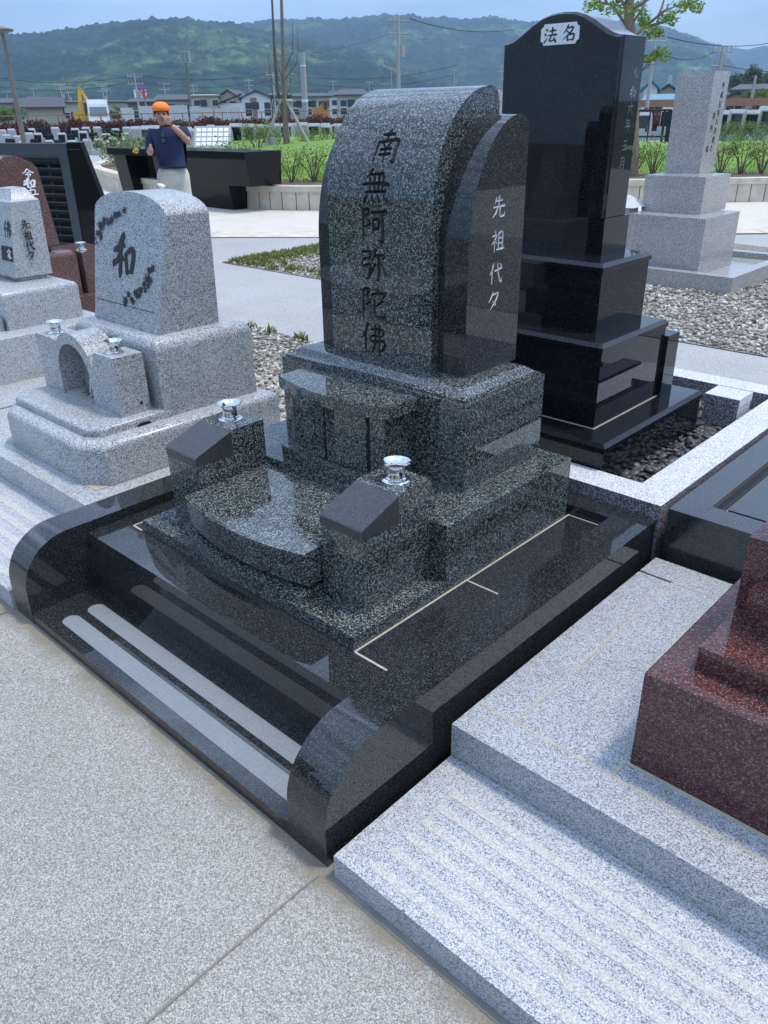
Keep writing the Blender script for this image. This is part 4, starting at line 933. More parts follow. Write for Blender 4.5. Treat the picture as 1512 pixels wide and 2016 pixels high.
# far lawns and walks of the cemetery
def far_patch(nm, pxs, mat, z):
    bm = BM(); sheet(bm, [gd(px, d)[:2] for px, d in pxs], z); structure(nm, bm, mat)
far_patch('grass_strip', [(-60, 27), (330, 27), (345, 23.5), (-60, 23.5)], M['lawn'], .012)
far_patch('far_walk', [(-300, 33), (800, 33), (800, 27.6), (-300, 27.6)], M['concrete'], .010)
far_patch('cemetery_ground', [(-300, 65), (800, 65), (800, 33.1), (-300, 33.1)], M['path2'], .010)
far_patch('cemetery_ground', [(1230, 65), (1900, 65), (1900, 39), (1230, 39)], M['path2'], .010)

# ================================================================== shrubs
def leafcloud(bm, c, r, n, size, rnd, flat=1.0, shell=.35):
    for _ in range(n):
        while True:
            v = Vector((rnd.uniform(-1, 1), rnd.uniform(-1, 1), rnd.uniform(-1, 1)))
            if shell < v.length < 1: break
        p = Vector(c)+Vector((v.x*r, v.y*r, v.z*r*flat))
        a = Vector((rnd.gauss(0, 1), rnd.gauss(0, 1), rnd.gauss(0, .6))).normalized(); b = a.cross(Vector((rnd.gauss(0, 1), rnd.gauss(0, 1), rnd.gauss(0, 1)))).normalized()
        s = size*rnd.uniform(.6, 1.3)
        bm.faces.new([bm.verts.new(p+q) for q in (-a*s, b*s*.5, a*s, -b*s*.5)])
def shrub_proto(seed, h, w, leafm, nst=9, nl=650, ls=.022, bare=.35):
    rnd = random.Random(seed)
    t = bpy.data.objects.new('shrub', None); COL.objects.link(t)
    tips = []; bm = BM()
    for i in range(nst):
        a = 2*PI*i/nst+rnd.uniform(-.3, .3); e = rnd.uniform(.45, 1)*w*.5
        p1 = Vector((math.cos(a)*e*.35, math.sin(a)*e*.35, h*rnd.uniform(.3, .4))); p2 = Vector((math.cos(a)*e*.8, math.sin(a)*e*.8, h*rnd.uniform(.6, .8)))
        p3 = Vector((math.cos(a)*e, math.sin(a)*e, h*rnd.uniform(.8, 1.0)))
        tube(bm, [(math.cos(a)*.02, math.sin(a)*.02, 0), p1, p2, p3], [.011, .008, .005, .002], 5); tips += [p1.lerp(p2, .6), p2, p2.lerp(p3, .5), p3]
        for _ in range(3):
            s = p1.lerp(p2, rnd.random()); q = s+Vector((rnd.gauss(0, .1), rnd.gauss(0, .1), rnd.uniform(.04, .16)))*h*1.3; tube(bm, [s, q], [.005, .002], 4); tips.append(q)
    obj('stems', bm, M['twig'], t, local=True)
    bm = BM()
    for p in tips:
        if p.z > h*bare: leafcloud(bm, p, w*.16, int(nl/len(tips)), ls, rnd, .9, 0)
    obj('foliage', bm, leafm, t, local=True)
    return t
pA = shrub_proto(1, .62, .75, M['leafd'], 8, 380, .022, .40)
pB = shrub_proto(2, .55, .65, M['leaf'], 7, 360, .021, .38)
pC = shrub_proto(3, .75, .95, M['leafd'], 11, 1100, .026, .22)
SH = [  # px, py of the base, distance, proto, scale, label
 (522, 352, 0, pA, 1.05, 'open green shrub at the end of the black granite counter, twiggy below'),
 (566, 350, 0, pB, 1.0, 'second shrub to the right of the black counter, on the lawn edge'),
 (612, 345, 0, pA, 1.1, 'shrub beside the left shoulder of the dark speckled gravestone'),
 (1263, 340, 0, pB, .95, 'low shrub showing just right of the tall black monument'),
 (1300, 338, 0, pA, 1.1, 'shrub partly behind the tall plain grey monument, left side'),
 (1437, 338, 0, pA, 1.15, 'shrub just right of the tall plain grey monument'),
 (1478, 335, 0, pB, 1.2, 'shrub near the right edge above the ribbed wall'),
 (1520, 333, 0, pA, 1.1, 'shrub cut off by the right edge above the ribbed wall'),
 (228, 303, 24, pC, 1.5, 'bushy yellow green shrub left of the man, behind the counter end'),
 (262, 300, 25, pC, 1.3, 'bushy yellow green shrub just left of the man'),
 (368, 292, 24, pB, 1.35, 'loose shrub right of the man above the black counter'),
 (398, 290, 25, pA, 1.2, 'small shrub in front of the tilted information board'),
 (428, 290, 24, pB, 1.5, 'leafy shrub right of the tilted information board'),
 (460, 288, 25, pA, 1.55, 'leafy shrub above the right part of the black counter'),
 (502, 281, 30, pC, 1.35, 'round shrub left of the staked bare tree'),
 (537, 277, 32, pB, 1.6, 'small shrub touching the left prop of the staked bare tree'),
 (596, 268, 33, pA, 1.3, 'small shrub right of the staked bare tree'),
 (622, 266, 33, pB, 1.35, 'rounded shrub midway between staked tree and speckled gravestone'),
 (648, 264, 34, pA, 1.4, 'rounded shrub nearest the arched top of the speckled gravestone'),
 (1425, 262, 33, pC, 1.05, 'dark rounded shrub right of the grey monument on the far lawn edge'),
 (1462, 260, 33, pC, 1.1, 'second rounded shrub on the far lawn edge'),
 (1500, 260, 33, pC, 1.05, 'third rounded shrub on the far lawn edge at the right border'),
]
used = set()
for px, py, d, pt_, sc_, lab in SH:
    if d == 0:
        # planted in the bed behind the wall: find the wall crossing along the view column
        v = ray(px, 300); h_ = Vector((v.x, v.y)).normalized(); best = None
        for i in range(len(wl)-1):
            rel = wl[i]-Vector((CAM.x, CAM.y)); s_ = rel.dot(h_); off_ = (rel-h_*s_).length
            if s_ > 0 and (best is None or off_ < best[0]): best = (off_, s_)
        d = best[1]+1.25; z = .38
    else: z = {24: .0, 25: .0}.get(d, .25)
    p = gd(px, d, z)
    o = pt_ if pt_ not in used else copy_tree(pt_)
    used.add(pt_)
    o.location = p; o.scale = (sc_,)*3; o.rotation_euler.z = rnd.uniform(0, 6)
    tag(o, lab, 'shrub', 'shrubs on the cemetery lawn')

# ================================================================== black granite counter in front of the planter
t = thing('offering_counter', 'long black polished granite counter with slanted front behind the man', 'counter', (-13, 8.4, 0))
yb_ = 8.42
bm = BM()
def slab(x0, x1, z0, z1, ft, fb, bk): quadgrid(bm, [[(x0, fb, z0), (x1, fb, z0), (x1, bk, z0), (x0, bk, z0)], [(x0, ft, z1), (x1, ft, z1), (x1, bk, z1), (x0, bk, z1)]])
bm = BM(); quadgrid(bm, [[(-15.0, 8.42, 0), (-14.55, 8.42, 0), (-14.55, 9.0, 0), (-15.0, 9.0, 0)], [(-15.03, 8.32, .84), (-14.58, 8.32, .84), (-14.58, 9.0, .84), (-15.03, 9.0, .84)]]); obj('end_panel', bm, M['counter'], t, bev=.006)
bm = BM(); quadgrid(bm, [[(-13.6, 8.42, 0), (-11.83, 8.42, 0), (-11.83, 9.0, 0), (-13.6, 9.0, 0)], [(-13.6, 8.32, .84), (-11.83, 8.32, .84), (-11.83, 9.0, .84), (-13.6, 9.0, .84)]]); obj('front_panel', bm, M['counter'], t, bev=.006)
bm = BM(); box(bm, -14.56, -13.59, 8.80, 8.99, 0, .84); obj('recess', bm, M['dark'], t)
bm = BM(); quadgrid(bm, [[(-11.8, 8.40, 0), (-11.30, 8.40, 0), (-11.30, 9.0, 0), (-11.8, 9.0, 0)], [(-11.8, 8.30, .42), (-11.26, 8.30, .42), (-11.26, 9.0, .42), (-11.8, 9.0, .42)]]); obj('pedestal', bm, M['counter'], t, bev=.006)
bm = BM(); quadgrid(bm, [[(-11.8, 8.30, .421), (-10.66, 8.30, .421), (-10.66, 9.0, .421), (-11.8, 9.0, .421)], [(-11.8, 8.23, .845), (-10.63, 8.23, .845), (-10.63, 9.0, .845), (-11.8, 9.0, .845)]]); obj('pedestal_arm', bm, M['counter'], t, bev=.006)
bm = BM(); box(bm, -15.05, -10.62, 8.21, 9.0, .846, .965); obj('counter_top', bm, M['counter'], t, bev=.008)
# ================================================================== louvred metal housing with black granite side, far left
c0_, c1_, c2_ = gd(-140, 11.6), gd(118, 10.0), gd(162, 9.9)
t = thing('louvred_housing', 'dark metal louvred housing with a sloping black granite side panel', 'housing', (c1_.x, c1_.y, 0))
ud = (c1_-c0_).normalized(); wd_ = (c1_-c0_).length; back = Vector((-ud.y, ud.x, 0))
def lb(bm, u0, u1, v0, v1, z0, z1):
    quadgrid(bm, [[tuple(c0_+ud*u+back*v+Vector((0, 0, z))) for u, v in ((u0, v0), (u1, v0), (u1, v1), (u0, v1))] for z in (z0, z1)])
H_ = 1.285
bm = BM(); lb(bm, wd_-.13, wd_, 0, .12, 0, H_); obj('post', bm, M['louvre'], t, bev=.004)
bm = BM(); lb(bm, 0, wd_-.1305, 0, .12, H_-.125, H_); obj('top_rail', bm, M['louvre'], t, bev=.004)
bm = BM(); lb(bm, 0, wd_-.1305, .02, .10, H_-.150, H_-.1255); obj('inner_frame', bm, M['louvre'], t)
for k in range(13):
    z = H_-.165-k*.088; bm = BM()
    quadgrid(bm, [[tuple(c0_+ud*u+back*v+Vector((0, 0, zz))) for v, zz in ((.03, z), (.10, z-.055), (.104, z-.050), (.034, z+.005))] for u in (0, wd_-.131)]); obj('louvre_blade', bm, M['louvre'], t)
bm = BM(); lb(bm, 0, wd_-.131, .17, .18, 0, H_-.15); obj('dark_interior', bm, M['dark'], t)
bm = BM()
for k in range(6): lb(bm, wd_-.131-.02-.30*k, wd_-.131-.005-.30*k, .11, .13, 0, H_-.15)
obj('mullion', bm, M['louvre'], t)
bm = BM(); a = c1_+ud*.012
pr_ = [(0, 0), (.62, 0), (.19, H_+.01), (0, H_+.01)]
quadgrid(bm, [[tuple(a+ud*u+back*v+Vector((0, 0, z))) for u, z in pr_] for v in (.01, .07)]); obj('granite_side', bm, M['counter'], t, bev=.006)
bm = BM(); quadgrid(bm, [[tuple(a+ud*u+back*v+Vector((0, 0, z))) for u, z in ((.003, H_-.065), (.18, H_-.060), (.18, H_-.054), (.003, H_-.059))] for v in (.006, .012)]); obj('panel_joint', bm, M['louvre'], t)

# ================================================================== the man
pd = 11.0; pc = gd(326, pd)
fwd = Vector((CAM.x-pc.x, CAM.y-pc.y, 0)).normalized(); rgt = Vector((-fwd.y, fwd.x, 0))   # rgt = image right
ps = thing('person', 'man in navy shirt and pale trousers, raising one hand, orange cap', 'person', (pc.x, pc.y, 0))
def L2(p): return rgt*p[0]+fwd*p[1]+Vector((0, 0, p[2]))
def skin_mesh(name, verts, edges, mat, parent, root=0, sub=2):
    me = bpy.data.meshes.new(name); me.from_pydata([L2(v[:3]) for v in verts], edges, [])
    o = bpy.data.objects.new(name, me); COL.objects.link(o)
    sm = o.modifiers.new('s', 'SKIN'); sm.use_smooth_shade = True
    bpy.context.view_layer.update()
    sv = o.data.skin_vertices
    if len(sv) == 0:
        bpy.context.view_layer.objects.active = o; o.select_set(True); bpy.ops.mesh.customdata_skin_add(); sv = o.data.skin_vertices
    for i, v in enumerate(verts):
        sv[0].data[i].radius = (v[3], v[3]); sv[0].data[i].use_root = (i == root)
    sb = o.modifiers.new('u', 'SUBSURF'); sb.levels = sub; sb.render_levels = sub
    bpy.context.view_layer.update()
    nm = bpy.data.meshes.new_from_object(o.evaluated_get(bpy.context.evaluated_depsgraph_get()))
    o.modifiers.clear(); o.data = nm; nm.materials.clear(); nm.materials.append(mat)
    nm.polygons.foreach_set('use_smooth', [True]*len(nm.polygons)); o.parent = parent
    return o
hx = -.05
bv = [(0, 0, .93, .10), (0, .01, 1.10, .085), (0, .01, 1.29, .105), (-.01, .0, 1.39, .055), (hx*.7, .015, 1.45, .054), (hx, .03, 1.525, .078), (hx, .03, 1.60, .077),
      (-.19, 0, 1.345, .050), (-.245, .02, 1.13, .045), (-.225, .21, 1.165, .036), (-.235, .27, 1.185, .030),
      (.18, 0, 1.35, .050), (.225, .05, 1.24, .045), (.12, .17, 1.365, .037), (.05, .18, 1.43, .030),
      (-.09, 0, .82, .085), (-.11, .02, .47, .062), (-.12, 0, .10, .045), (-.13, .12, .035, .04), (.09, 0, .82, .085), (.12, .02, .47, .062), (.13, 0, .10, .045), (.14, .12, .035, .04)]
be = [(0, 1), (1, 2), (2, 3), (3, 4), (4, 5), (5, 6), (2, 7), (7, 8), (8, 9), (9, 10), (2, 11), (11, 12), (12, 13), (13, 14), (0, 15), (15, 16), (16, 17), (17, 18), (0, 19), (19, 20), (20, 21), (21, 22)]
body = skin_mesh('body', bv, be, M['skin'], ps)
def hand(wr, dirv, side, up):                                   # five fingers rooted in a palm
    wr = Vector(wr); d = Vector(dirv).normalized(); s = Vector(side).normalized(); u = Vector(up).normalized(); bm = BM()
    for k, ln in enumerate((.062, .072, .068, .052)):
        b0 = wr+d*.055+s*(k-1.5)*.019; p1 = b0+d*ln*.5; p2 = p1+(d*.6-u*.8).normalized()*ln*.5
        tube(bm, [L2(wr+d*.02+s*(k-1.5)*.012), L2(b0), L2(p1), L2(p2)], [.012, .0095, .009, .006], 6)
    b0 = wr-s*.03+d*.015; tube(bm, [L2(wr), L2(b0), L2(b0+(d-s*.6).normalized()*.035-u*.01), L2(b0+d*.06-u*.02-s*.01)], [.014, .012, .0105, .007], 6)
    return bm
obj('hand', hand((-.235, .28, 1.19), (.25, .8, .15), (0, -.3, 1), (1, 0, 0)), M['skin'], body, smooth=60, local=True)
obj('hand', hand((.045, .175, 1.44), (-.45, -.1, .85), (1, .2, .2), (0, 1, .2)), M['skin'], body, smooth=60, local=True)
bm = BM(); tube(bm, [L2((hx, .105, 1.55)), L2((hx, .122, 1.525)), L2((hx, .108, 1.508))], [.008, .015, .008], 6); obj('nose', bm, M['skin'], body, smooth=60, local=True)
for sx in (-1, 1):
    bm = BM(); bmesh.ops.create_uvsphere(bm, u_segments=8, v_segments=6, radius=.010); bmesh.ops.translate(bm, verts=bm.verts, vec=L2((hx+sx*.030, .096, 1.555))); obj('eye', bm, M['dark'], body, local=True)
    bm = BM(); tube(bm, [L2((hx+sx*.078, .02, 1.57)), L2((hx+sx*.090, .015, 1.55)), L2((hx+sx*.080, .02, 1.515))], [.010, .014, .008], 6); obj('ear', bm, M['skin'], body, smooth=60, local=True)
bm = BM(); tube(bm, [L2((hx-.022, .104, 1.482)), L2((hx, .110, 1.480)), L2((hx+.022, .104, 1.482))], [.003, .005, .003], 6); obj('mouth', bm, M['brownw'], body, local=True)
bm = BM(); rings = []                                           # short dark hair under a rolled orange cap
for k in range(7):
    e = R(-15+17*k); rr_ = .088*math.cos(e)
    rings.append([L2((hx+rr_*math.sin(a), .022+rr_*math.cos(a)*1.05*(1 if math.cos(a) < .3 else .9), 1.572+.096*math.sin(e))) for a in [2*PI*i/20 for i in range(20)]])
for r_ in (rings[0], rings[1]):
    for i in (17, 18, 19, 0, 1, 2, 3): r_[i] = r_[i]-fwd*.03
quadgrid(bm, rings); obj('hair', bm, M['hair'], body, smooth=60, local=True)
bm = BM(); rings = []
for z, r_ in ((1.585, .098), (1.605, .106), (1.63, .101), (1.655, .085), (1.675, .058), (1.684, .02)):
    rings.append([L2((hx+r_*math.sin(a), .022+r_*1.08*math.cos(a), z)) for a in [2*PI*i/24 for i in range(24)]])
quadgrid(bm, rings); obj('orange_cap', bm, M['orange'], ps, smooth=60, local=True)
skin_mesh('shirt', [(0, 0, .99, .178), (0, .01, 1.14, .172), (0, .01, 1.27, .165), (-.01, 0, 1.375, .085), (-.19, 0, 1.345, .078), (-.248, .02, 1.15, .062), (-.235, .11, 1.15, .055), (.18, 0, 1.35, .078), (.222, .04, 1.26, .066)],
          [(0, 1), (1, 2), (2, 3), (2, 4), (4, 5), (5, 6), (2, 7), (7, 8)], M['navy'], ps, root=1)
skin_mesh('trousers', [(0, 0, 1.04, .158), (0, 0, .84, .165), (-.095, 0, .74, .115), (-.115, .02, .44, .095), (-.12, 0, .12, .085), (.095, 0, .74, .115), (.12, .02, .44, .095), (.13, 0, .12, .085)], [(0, 1), (1, 2), (2, 3), (3, 4), (1, 5), (5, 6), (6, 7)], M['cream_cloth'], ps, root=1)
for sx in (-1, 1):
    bm = BM(); tube(bm, [L2((sx*.132, -.05, .05)), L2((sx*.135, .05, .05)), L2((sx*.14, .17, .035))], [.05, .052, .035], 10); obj('shoe', bm, M['rubber'], ps, smooth=60, local=True)
bm = BM(); tube(bm, [L2((-.06, .13, 1.385)), L2((-.062, .175, 1.33)), L2((-.065, .185, 1.285))], .005, 5)
sg = obj('sunglasses', bm, M['glass'], ps, local=True)
for dz in (0, .055):
    bm = BM(); tube(bm, [L2((-.062, .182, 1.345-dz)), L2((-.064, .188, 1.305-dz))], [.024, .024], 10); obj('lens', bm, M['glass'], sg, local=True)
bm = BM(); tube(bm, [L2((-.20, .145, .78)), L2((-.15, .175, .755)), L2((-.11, .165, .76))], [.02, .040, .012], 8); obj('cloth_in_pocket', bm, M['whitepaint'], ps, smooth=60, local=True)
# flower bunch lying on the counter end
fp = at(266, 287, 15.3)
bm = BM(); leafcloud(bm, (fp.x, fp.y, 1.01), .05, 40, .018, random.Random(4)); o = obj('flower_bunch', bm, plain('yellow_petals', (.75, .55, .03), .6), loc=(fp.x, fp.y, .97)); tag(o, 'small bunch of yellow flowers on the counter beside the man', 'flowers')

# ================================================================== distant rows of gravestones
def far_proto(kind):
    t = bpy.data.objects.new('far_gravestone', None); COL.objects.link(t)
    face, body_ = {0: ('counter', 'lite2'), 1: ('wing', 'lite2'), 2: ('grey', 'lite2'), 3: ('counter', 'counter')}[kind]
    bm = BM(); box(bm, -.48, .48, -.5, .35, 0, .34); obj('base', bm, M['lite2' if kind < 3 else 'counter'], t, bev=.01, seg=1, local=True)
    bm = BM(); box(bm, -.22, .22, -.46, -.12, .341, .52); b_ = obj('incense_block', bm, M['lite2'], t, bev=.01, seg=1, local=True)
    bm = BM(); prx(bm, [(-.08, .341), (-.02, 1.10), (.08, 1.22), (.20, 1.10), (.30, .341)], -.33, .33); obj('stone', bm, M[body_], t, local=True)
    bm = BM(); prx(bm, [(-.0795, .40), (-.0225, 1.06), (-.034, 1.06), (-.091, .40)], -.29, .29); obj('face_plate', bm, M[face], t, local=True)
    return t
fpr = [far_proto(k) for k in range(4)]; fused = set(); rnd = random.Random(77); nfar = 0
KW = {0: 'black faced pale stone', 1: 'grey faced pale stone', 2: 'all pale grey stone', 3: 'all black stone'}
def far_stone(px, d, kind, sc_, z=0.0, rowname='', yaw=.5):
    global nfar
    o = fpr[kind] if kind not in fused else copy_tree(fpr[kind]); fused.add(kind); nfar += 1
    p = gd(px, d, z); o.location = p
    v = (CAM-p); a = math.atan2(v.x, -v.y)                      # front (-y) turned to the viewer
    o.rotation_euler.z = a+yaw+rnd.uniform(-.04, .04); o.scale = (sc_*rnd.uniform(.92, 1.06), sc_, sc_*rnd.uniform(.92, 1.12))
    tag(o, '%s %s' % (KW[kind], rowname), 'gravestone', 'rows of gravestones across the lawn')
yw = -.5
for i in range(17): far_stone(283+i*25.5+rnd.uniform(-3, 3), 36+i*.25, rnd.choice((0, 0, 1, 2)), .86, 0, 'in the front row across the left lawn', yw)
for i in range(20): far_stone(262+i*22+rnd.uniform(-4, 4), 43+i*.2, rnd.choice((0, 1, 2, 2, 3)), .80, 0, 'in the second row across the left lawn', yw)
for i in range(18): far_stone(268+i*24+rnd.uniform(-4, 4), 51, rnd.choice((0, 1, 2, 3)), .72, 0, 'in the third row before the long hedge', yw)
for i in range(10): far_stone(4+i*26+rnd.uniform(-4, 4), 40+rnd.uniform(-1, 1), rnd.choice((1, 2, 2, 3)), .55, 0, 'in the low front row at the far left', yw)
for i in range(12): far_stone(0+i*22+rnd.uniform(-4, 4), 48, rnd.choice((0, 2, 2, 3)), .62, 0, 'in the second low row at the far left', yw)
for i in range(13): far_stone(-6+i*21+rnd.uniform(-4, 4), 56, rnd.choice((0, 1, 2, 3)), .72, 0, 'in the third low row at far left', yw)
for i in range(5): far_stone(1392+i*29, 40, rnd.choice((0, 1, 0)), 1.12, 0, 'in the right edge row beyond the shrubs', yw)
for i in range(6): far_stone(1268+i*48, 47, rnd.choice((0, 3, 1)), 1.1, 0, 'in the right back row behind the gate', yw)
p = gd(410, 29.5); t = thing('information_board', 'tilted pale information board with printed panels behind the counter', 'board', p, rz=math.atan2((CAM-p).x, -(CAM-p).y)-.25)
bm = BM(); quadgrid(bm, [[(-.62, 0, .55), (.62, 0, .55), (.62, .04, .55), (-.62, .04, .55)], [(-.62, .42, 1.18), (.62, .42, 1.18), (.62, .46, 1.18), (-.62, .46, 1.18)]]); bd = obj('panel', bm, M['grey'], t, local=True)
bm = BM()
for r_ in range(4):
    for c in range(6):
        x0, f0, f1 = -.54+c*.185, .08+r_*.22, .24+r_*.22
        quadgrid(bm, [[(x0, .42*f-.008, .55+.63*f), (x0+.15, .42*f-.008, .55+.63*f), (x0+.15, .42*f+.01, .55+.63*f), (x0, .42*f+.01, .55+.63*f)] for f in (f0, f1)])
obj('printed_sheet', bm, M['signw'], bd, local=True)
for sx in (-.5, .5): bm = BM(); box(bm, sx-.03, sx+.03, .1, .16, 0, .68); obj('leg', bm, M['poleconc'], t, local=True)
# black gate and rail at the right
a, b = gd(1258, 36.5), gd(1322, 36.5); t = thing('black_gate', 'open black metal frame fence between the tall black and tall grey monuments', 'fence', a)
for zz in (1.42, .48): bm = BM(); tube(bm, [a+Vector((0, 0, zz)), b+Vector((0, 0, zz))], .035, 6); obj('rail', bm, M['rubber'], t)
for f in (0, .35, .8, .93, 1):
    q = a.lerp(b, f); bm = BM(); tube(bm, [q, q+Vector((0, 0, 1.42))], .05 if f > .7 else .03, 6); obj('bar', bm, M['rubber'], t)

# ================================================================== hedge, rails
def hedge(px0, px1, d, h, n, label, wdt=.6):
    a, b = gd(px0, d), gd(px1, d); rnd = random.Random(int(px0)+3); t = thing('hedge', label, 'hedge', a)
    bm = BM(); ln = (b-a).length
    for _ in range(n):
        f = rnd.random(); hh = h*(.72+.28*noise.noise(Vector((f*ln*.8, 0, 3)))+rnd.uniform(-.12, .16))
        p = a.lerp(b, f)+Vector((rnd.gauss(0, wdt*.3), rnd.gauss(0, wdt*.3), hh*rnd.uniform(0.05, 1)**.8))
        u = Vector((rnd.gauss(0, 1), rnd.gauss(0, 1), rnd.gauss(0, 1))).normalized(); v = u.orthogonal().normalized(); s = rnd.uniform(.05, .12)
        bm.faces.new([bm.verts.new(p+q) for q in (-u*s, v*s*.6, u*s, -v*s*.6)])
    obj('foliage', bm, M['leafr'], t)
    bm = BM()
    for k in range(int(ln/.55)):
        p = a.lerp(b, (k+rnd.random())/(ln/.55)); q = p+Vector((rnd.gauss(0, .1), rnd.gauss(0, .1), h*rnd.uniform(.8, 1.25))); tube(bm, [p, p.lerp(q, .5)+Vector((rnd.gauss(0, .05), 0, 0)), q], [.03, .022, .008], 4)
    obj('stems', bm, M['twig'], t)
hedge(-80, 700, 63, 1.42, 34000, 'long reddish brown hedge across the view behind the gravestones, left half')
hedge(1255, 1560, 58, 1.5, 10000, 'reddish brown hedge behind the gravestones at the right')
for px0, px1, d, z, lab in ((-60, 700, 67, 1.62, 'thin rust brown rail fence running behind the long hedge'), (1256, 1560, 63, 1.95, 'orange brown fence band behind the hedge at the right')):
    a, b = gd(px0, d), gd(px1, d); t = thing('rail_fence', lab, 'fence', a); bm = BM(); hh = .06 if px0 < 0 else .45
    dv = (b-a).normalized(); nn = Vector((-dv.y, dv.x, 0))*.04
    quadgrid(bm, [[tuple(q+s+Vector((0, 0, zz))) for q, s in ((a, -nn), (b, -nn), (b, nn), (a, nn))] for zz in (z-hh, z)]); obj('rail', bm, M['railb'], t)
    for k in range(20): q = a.lerp(b, k/19); bm = BM(); tube(bm, [q, q+Vector((0, 0, z-hh*.5))], .04, 5); obj('post', bm, M['railb'], t)
# pale stone blocks stacked in the mason's yard behind the hedge
for i, (pl_, pr_x, yt_, d) in enumerate(((238, 264, 212, 80), (274, 330, 211, 82), (332, 372, 210, 82), (374, 420, 210, 82), (422, 476, 211, 82))):
    a, b = gd(pl_, d), gd(pr_x, d); zt = at((pl_+pr_x)/2, yt_, d).z; dv = (b-a); nn = Vector((-dv.y, dv.x, 0)).normalized()
    bm = BM(); k = max(1, int(dv.length/.9))
    for j in range(k):
        q0, q1 = a+dv*(j/k), a+dv*((j+.95)/k); zz = zt+.12*math.sin(j*2.3+i)
        quadgrid(bm, [[tuple(q+Vector((0, 0, z))) for q in (q0, q1, q1+nn*.8, q0+nn*.8)] for z in (0, zz)])
    o = obj('stone_stack', bm, M['kerb'], loc=a); tag(o, ['short stack of pale stone slabs beside the white truck', 'stack of pale stone slabs behind the man', 'stack of pale stone slabs just right of the man', 'stack of pale stone slabs before the beige houses', 'stack of pale stone slabs before the white gabled house'][i], 'stone stack', 'stacks of pale stone behind the hedge')
# ================================================================== houses beyond the hedge
def house(label, pl_, pr_, y_ridge, y_eave, d, wall_m, roof_m, gable=False, depth=9.0, win=3, floors=2, yaw=0.0, extra=None, split=None):
    a, b = gd(pl_, d), gd(pr_, d); c = (a+b)/2
    w = (b-a).length; zr = at((pl_+pr_)/2, y_ridge, d).z; ze = at((pl_+pr_)/2, y_eave, d).z
    rz = math.atan2((b-a).y, (b-a).x)+yaw
    t = thing('house', label, 'house', c, 'houses beyond the hedge', rz)
    h = w/2
    bm = BM(); box(bm, -h, h, 0, depth, 0, ze); wl_ = obj('wall', bm, wall_m, t, local=True)
    bm = BM(); o_ = .45
    if gable:                                                    # ridge runs away from the viewer
        quadgrid(bm, [[(-h-o_, y, ze-.25), (0, y, zr), (h+o_, y, ze-.25), (h+o_, y, ze-.05), (0, y, zr+.22), (-h-o_, y, ze-.05)] for y in (-o_, depth+o_)])
        rf = obj('roof', bm, roof_m, t, local=True)
        bm = BM(); pry(bm, [(-h, ze+.001), (h, ze+.001), (0, zr-.12)], 0.0, .2); obj('gable', bm, wall_m, t, local=True)
    else:                                                        # ridge runs across, hipped ends
        quadgrid(bm, [[(-h-o_, -o_, ze-.06), (h+o_, -o_, ze-.06), (h+o_, depth+o_, ze-.06), (-h-o_, depth+o_, ze-.06)], [(-h-o_, -o_, ze+.08), (h+o_, -o_, ze+.08), (h+o_, depth+o_, ze+.08), (-h-o_, depth+o_, ze+.08)], [(-h*.78, depth*.48, zr), (h*.78, depth*.48, zr), (h*.78, depth*.52, zr), (-h*.78, depth*.52, zr)]])
        rf = obj('roof', bm, roof_m, t, local=True)
    if split:                                                    # second cladding on part of the front
        x0, x1, m2 = split; bm = BM(); box(bm, -h+w*x0, -h+w*x1, -.04, .1, 0, ze-.02); obj('cladding', bm, m2, t, local=True)
    for k in range(win):
        for f in range(floors):
            x = -h+w*(k+.5)/win+(-.2 if k % 2 else .25); z = (ze-1.75) if f else 1.0
            if floors == 2 and f == 0 and k % 2: continue
            bm = BM(); box(bm, x-.62, x+.62, -.075, .05, z, z+1.1); fr_ = obj('window', bm, M['hgrey'] if k % 2 else M['signw'], t, local=True)
            bm = BM(); box(bm, x-.54, x+.54, -.085, -.07, z+.07, z+1.03); obj('pane', bm, M['glass'], fr_, local=True)
    if extra: extra(t, h, ze, zr)
    return t
def shop(t, h, ze, zr):
    bm = BM(); quadgrid(bm, [[(-h-.6, -2.6, 2.55), (h+.2, -2.6, 2.55), (h+.2, .2, 3.7), (-h-.6, .2, 3.7)], [(-h-.6, -2.6, 2.7), (h+.2, -2.6, 2.7), (h+.2, .2, 3.9), (-h-.6, .2, 3.9)]]); obj('porch_roof', bm, M['rooft'], t, local=True)
    bm = BM(); box(bm, -h+.3, h-.3, -1.9, 0, 0, 2.6); obj('porch', bm, M['cream'], t, local=True)
    bm = BM(); box(bm, -1.5, 2.6, -.22, -.08, ze-1.55, ze-.2); s = obj('sign', bm, M['hgrey'], t, local=True)
    bm = BM()
    for k, ch in enumerate('よもぎ'): ribbon(bm, char_strokes(ch, -.7+k*1.25, -(ze-.88), 1.05, .95, 1.3), plane_surf((0, -.22, 0), (1, 0, 0), (0, 0, -1)), .02)
    obj('sign_lettering', bm, M['signw'], s, local=True)
def lean(t, h, ze, zr):
    bm = BM(); quadgrid(bm, [[(-h-4, -1, 2.9), (-h, -1, 4.3), (-h, 6, 4.3), (-h-4, 6, 2.9)], [(-h-4, -1, 3.05), (-h, -1, 4.45), (-h, 6, 4.45), (-h-4, 6, 3.05)]]); obj('lean_to_roof', bm, M['rooft'], t, local=True)
    bm = BM(); box(bm, -h-3.6, -h-.01, -.4, 5, 0, 3.0); obj('lean_to_wall', bm, M['hwhite'], t, local=True)
house('low brown roofed house partly cut by the left edge', -14, 42, 192, 203, 150, M['beige'], M['rooft'], win=3, floors=1)
house('shop house with dark tiled roofs and a white lettered dark sign', 50, 128, 189, 201, 135, M['cream'], M['rooft'], win=4, floors=2, extra=shop)
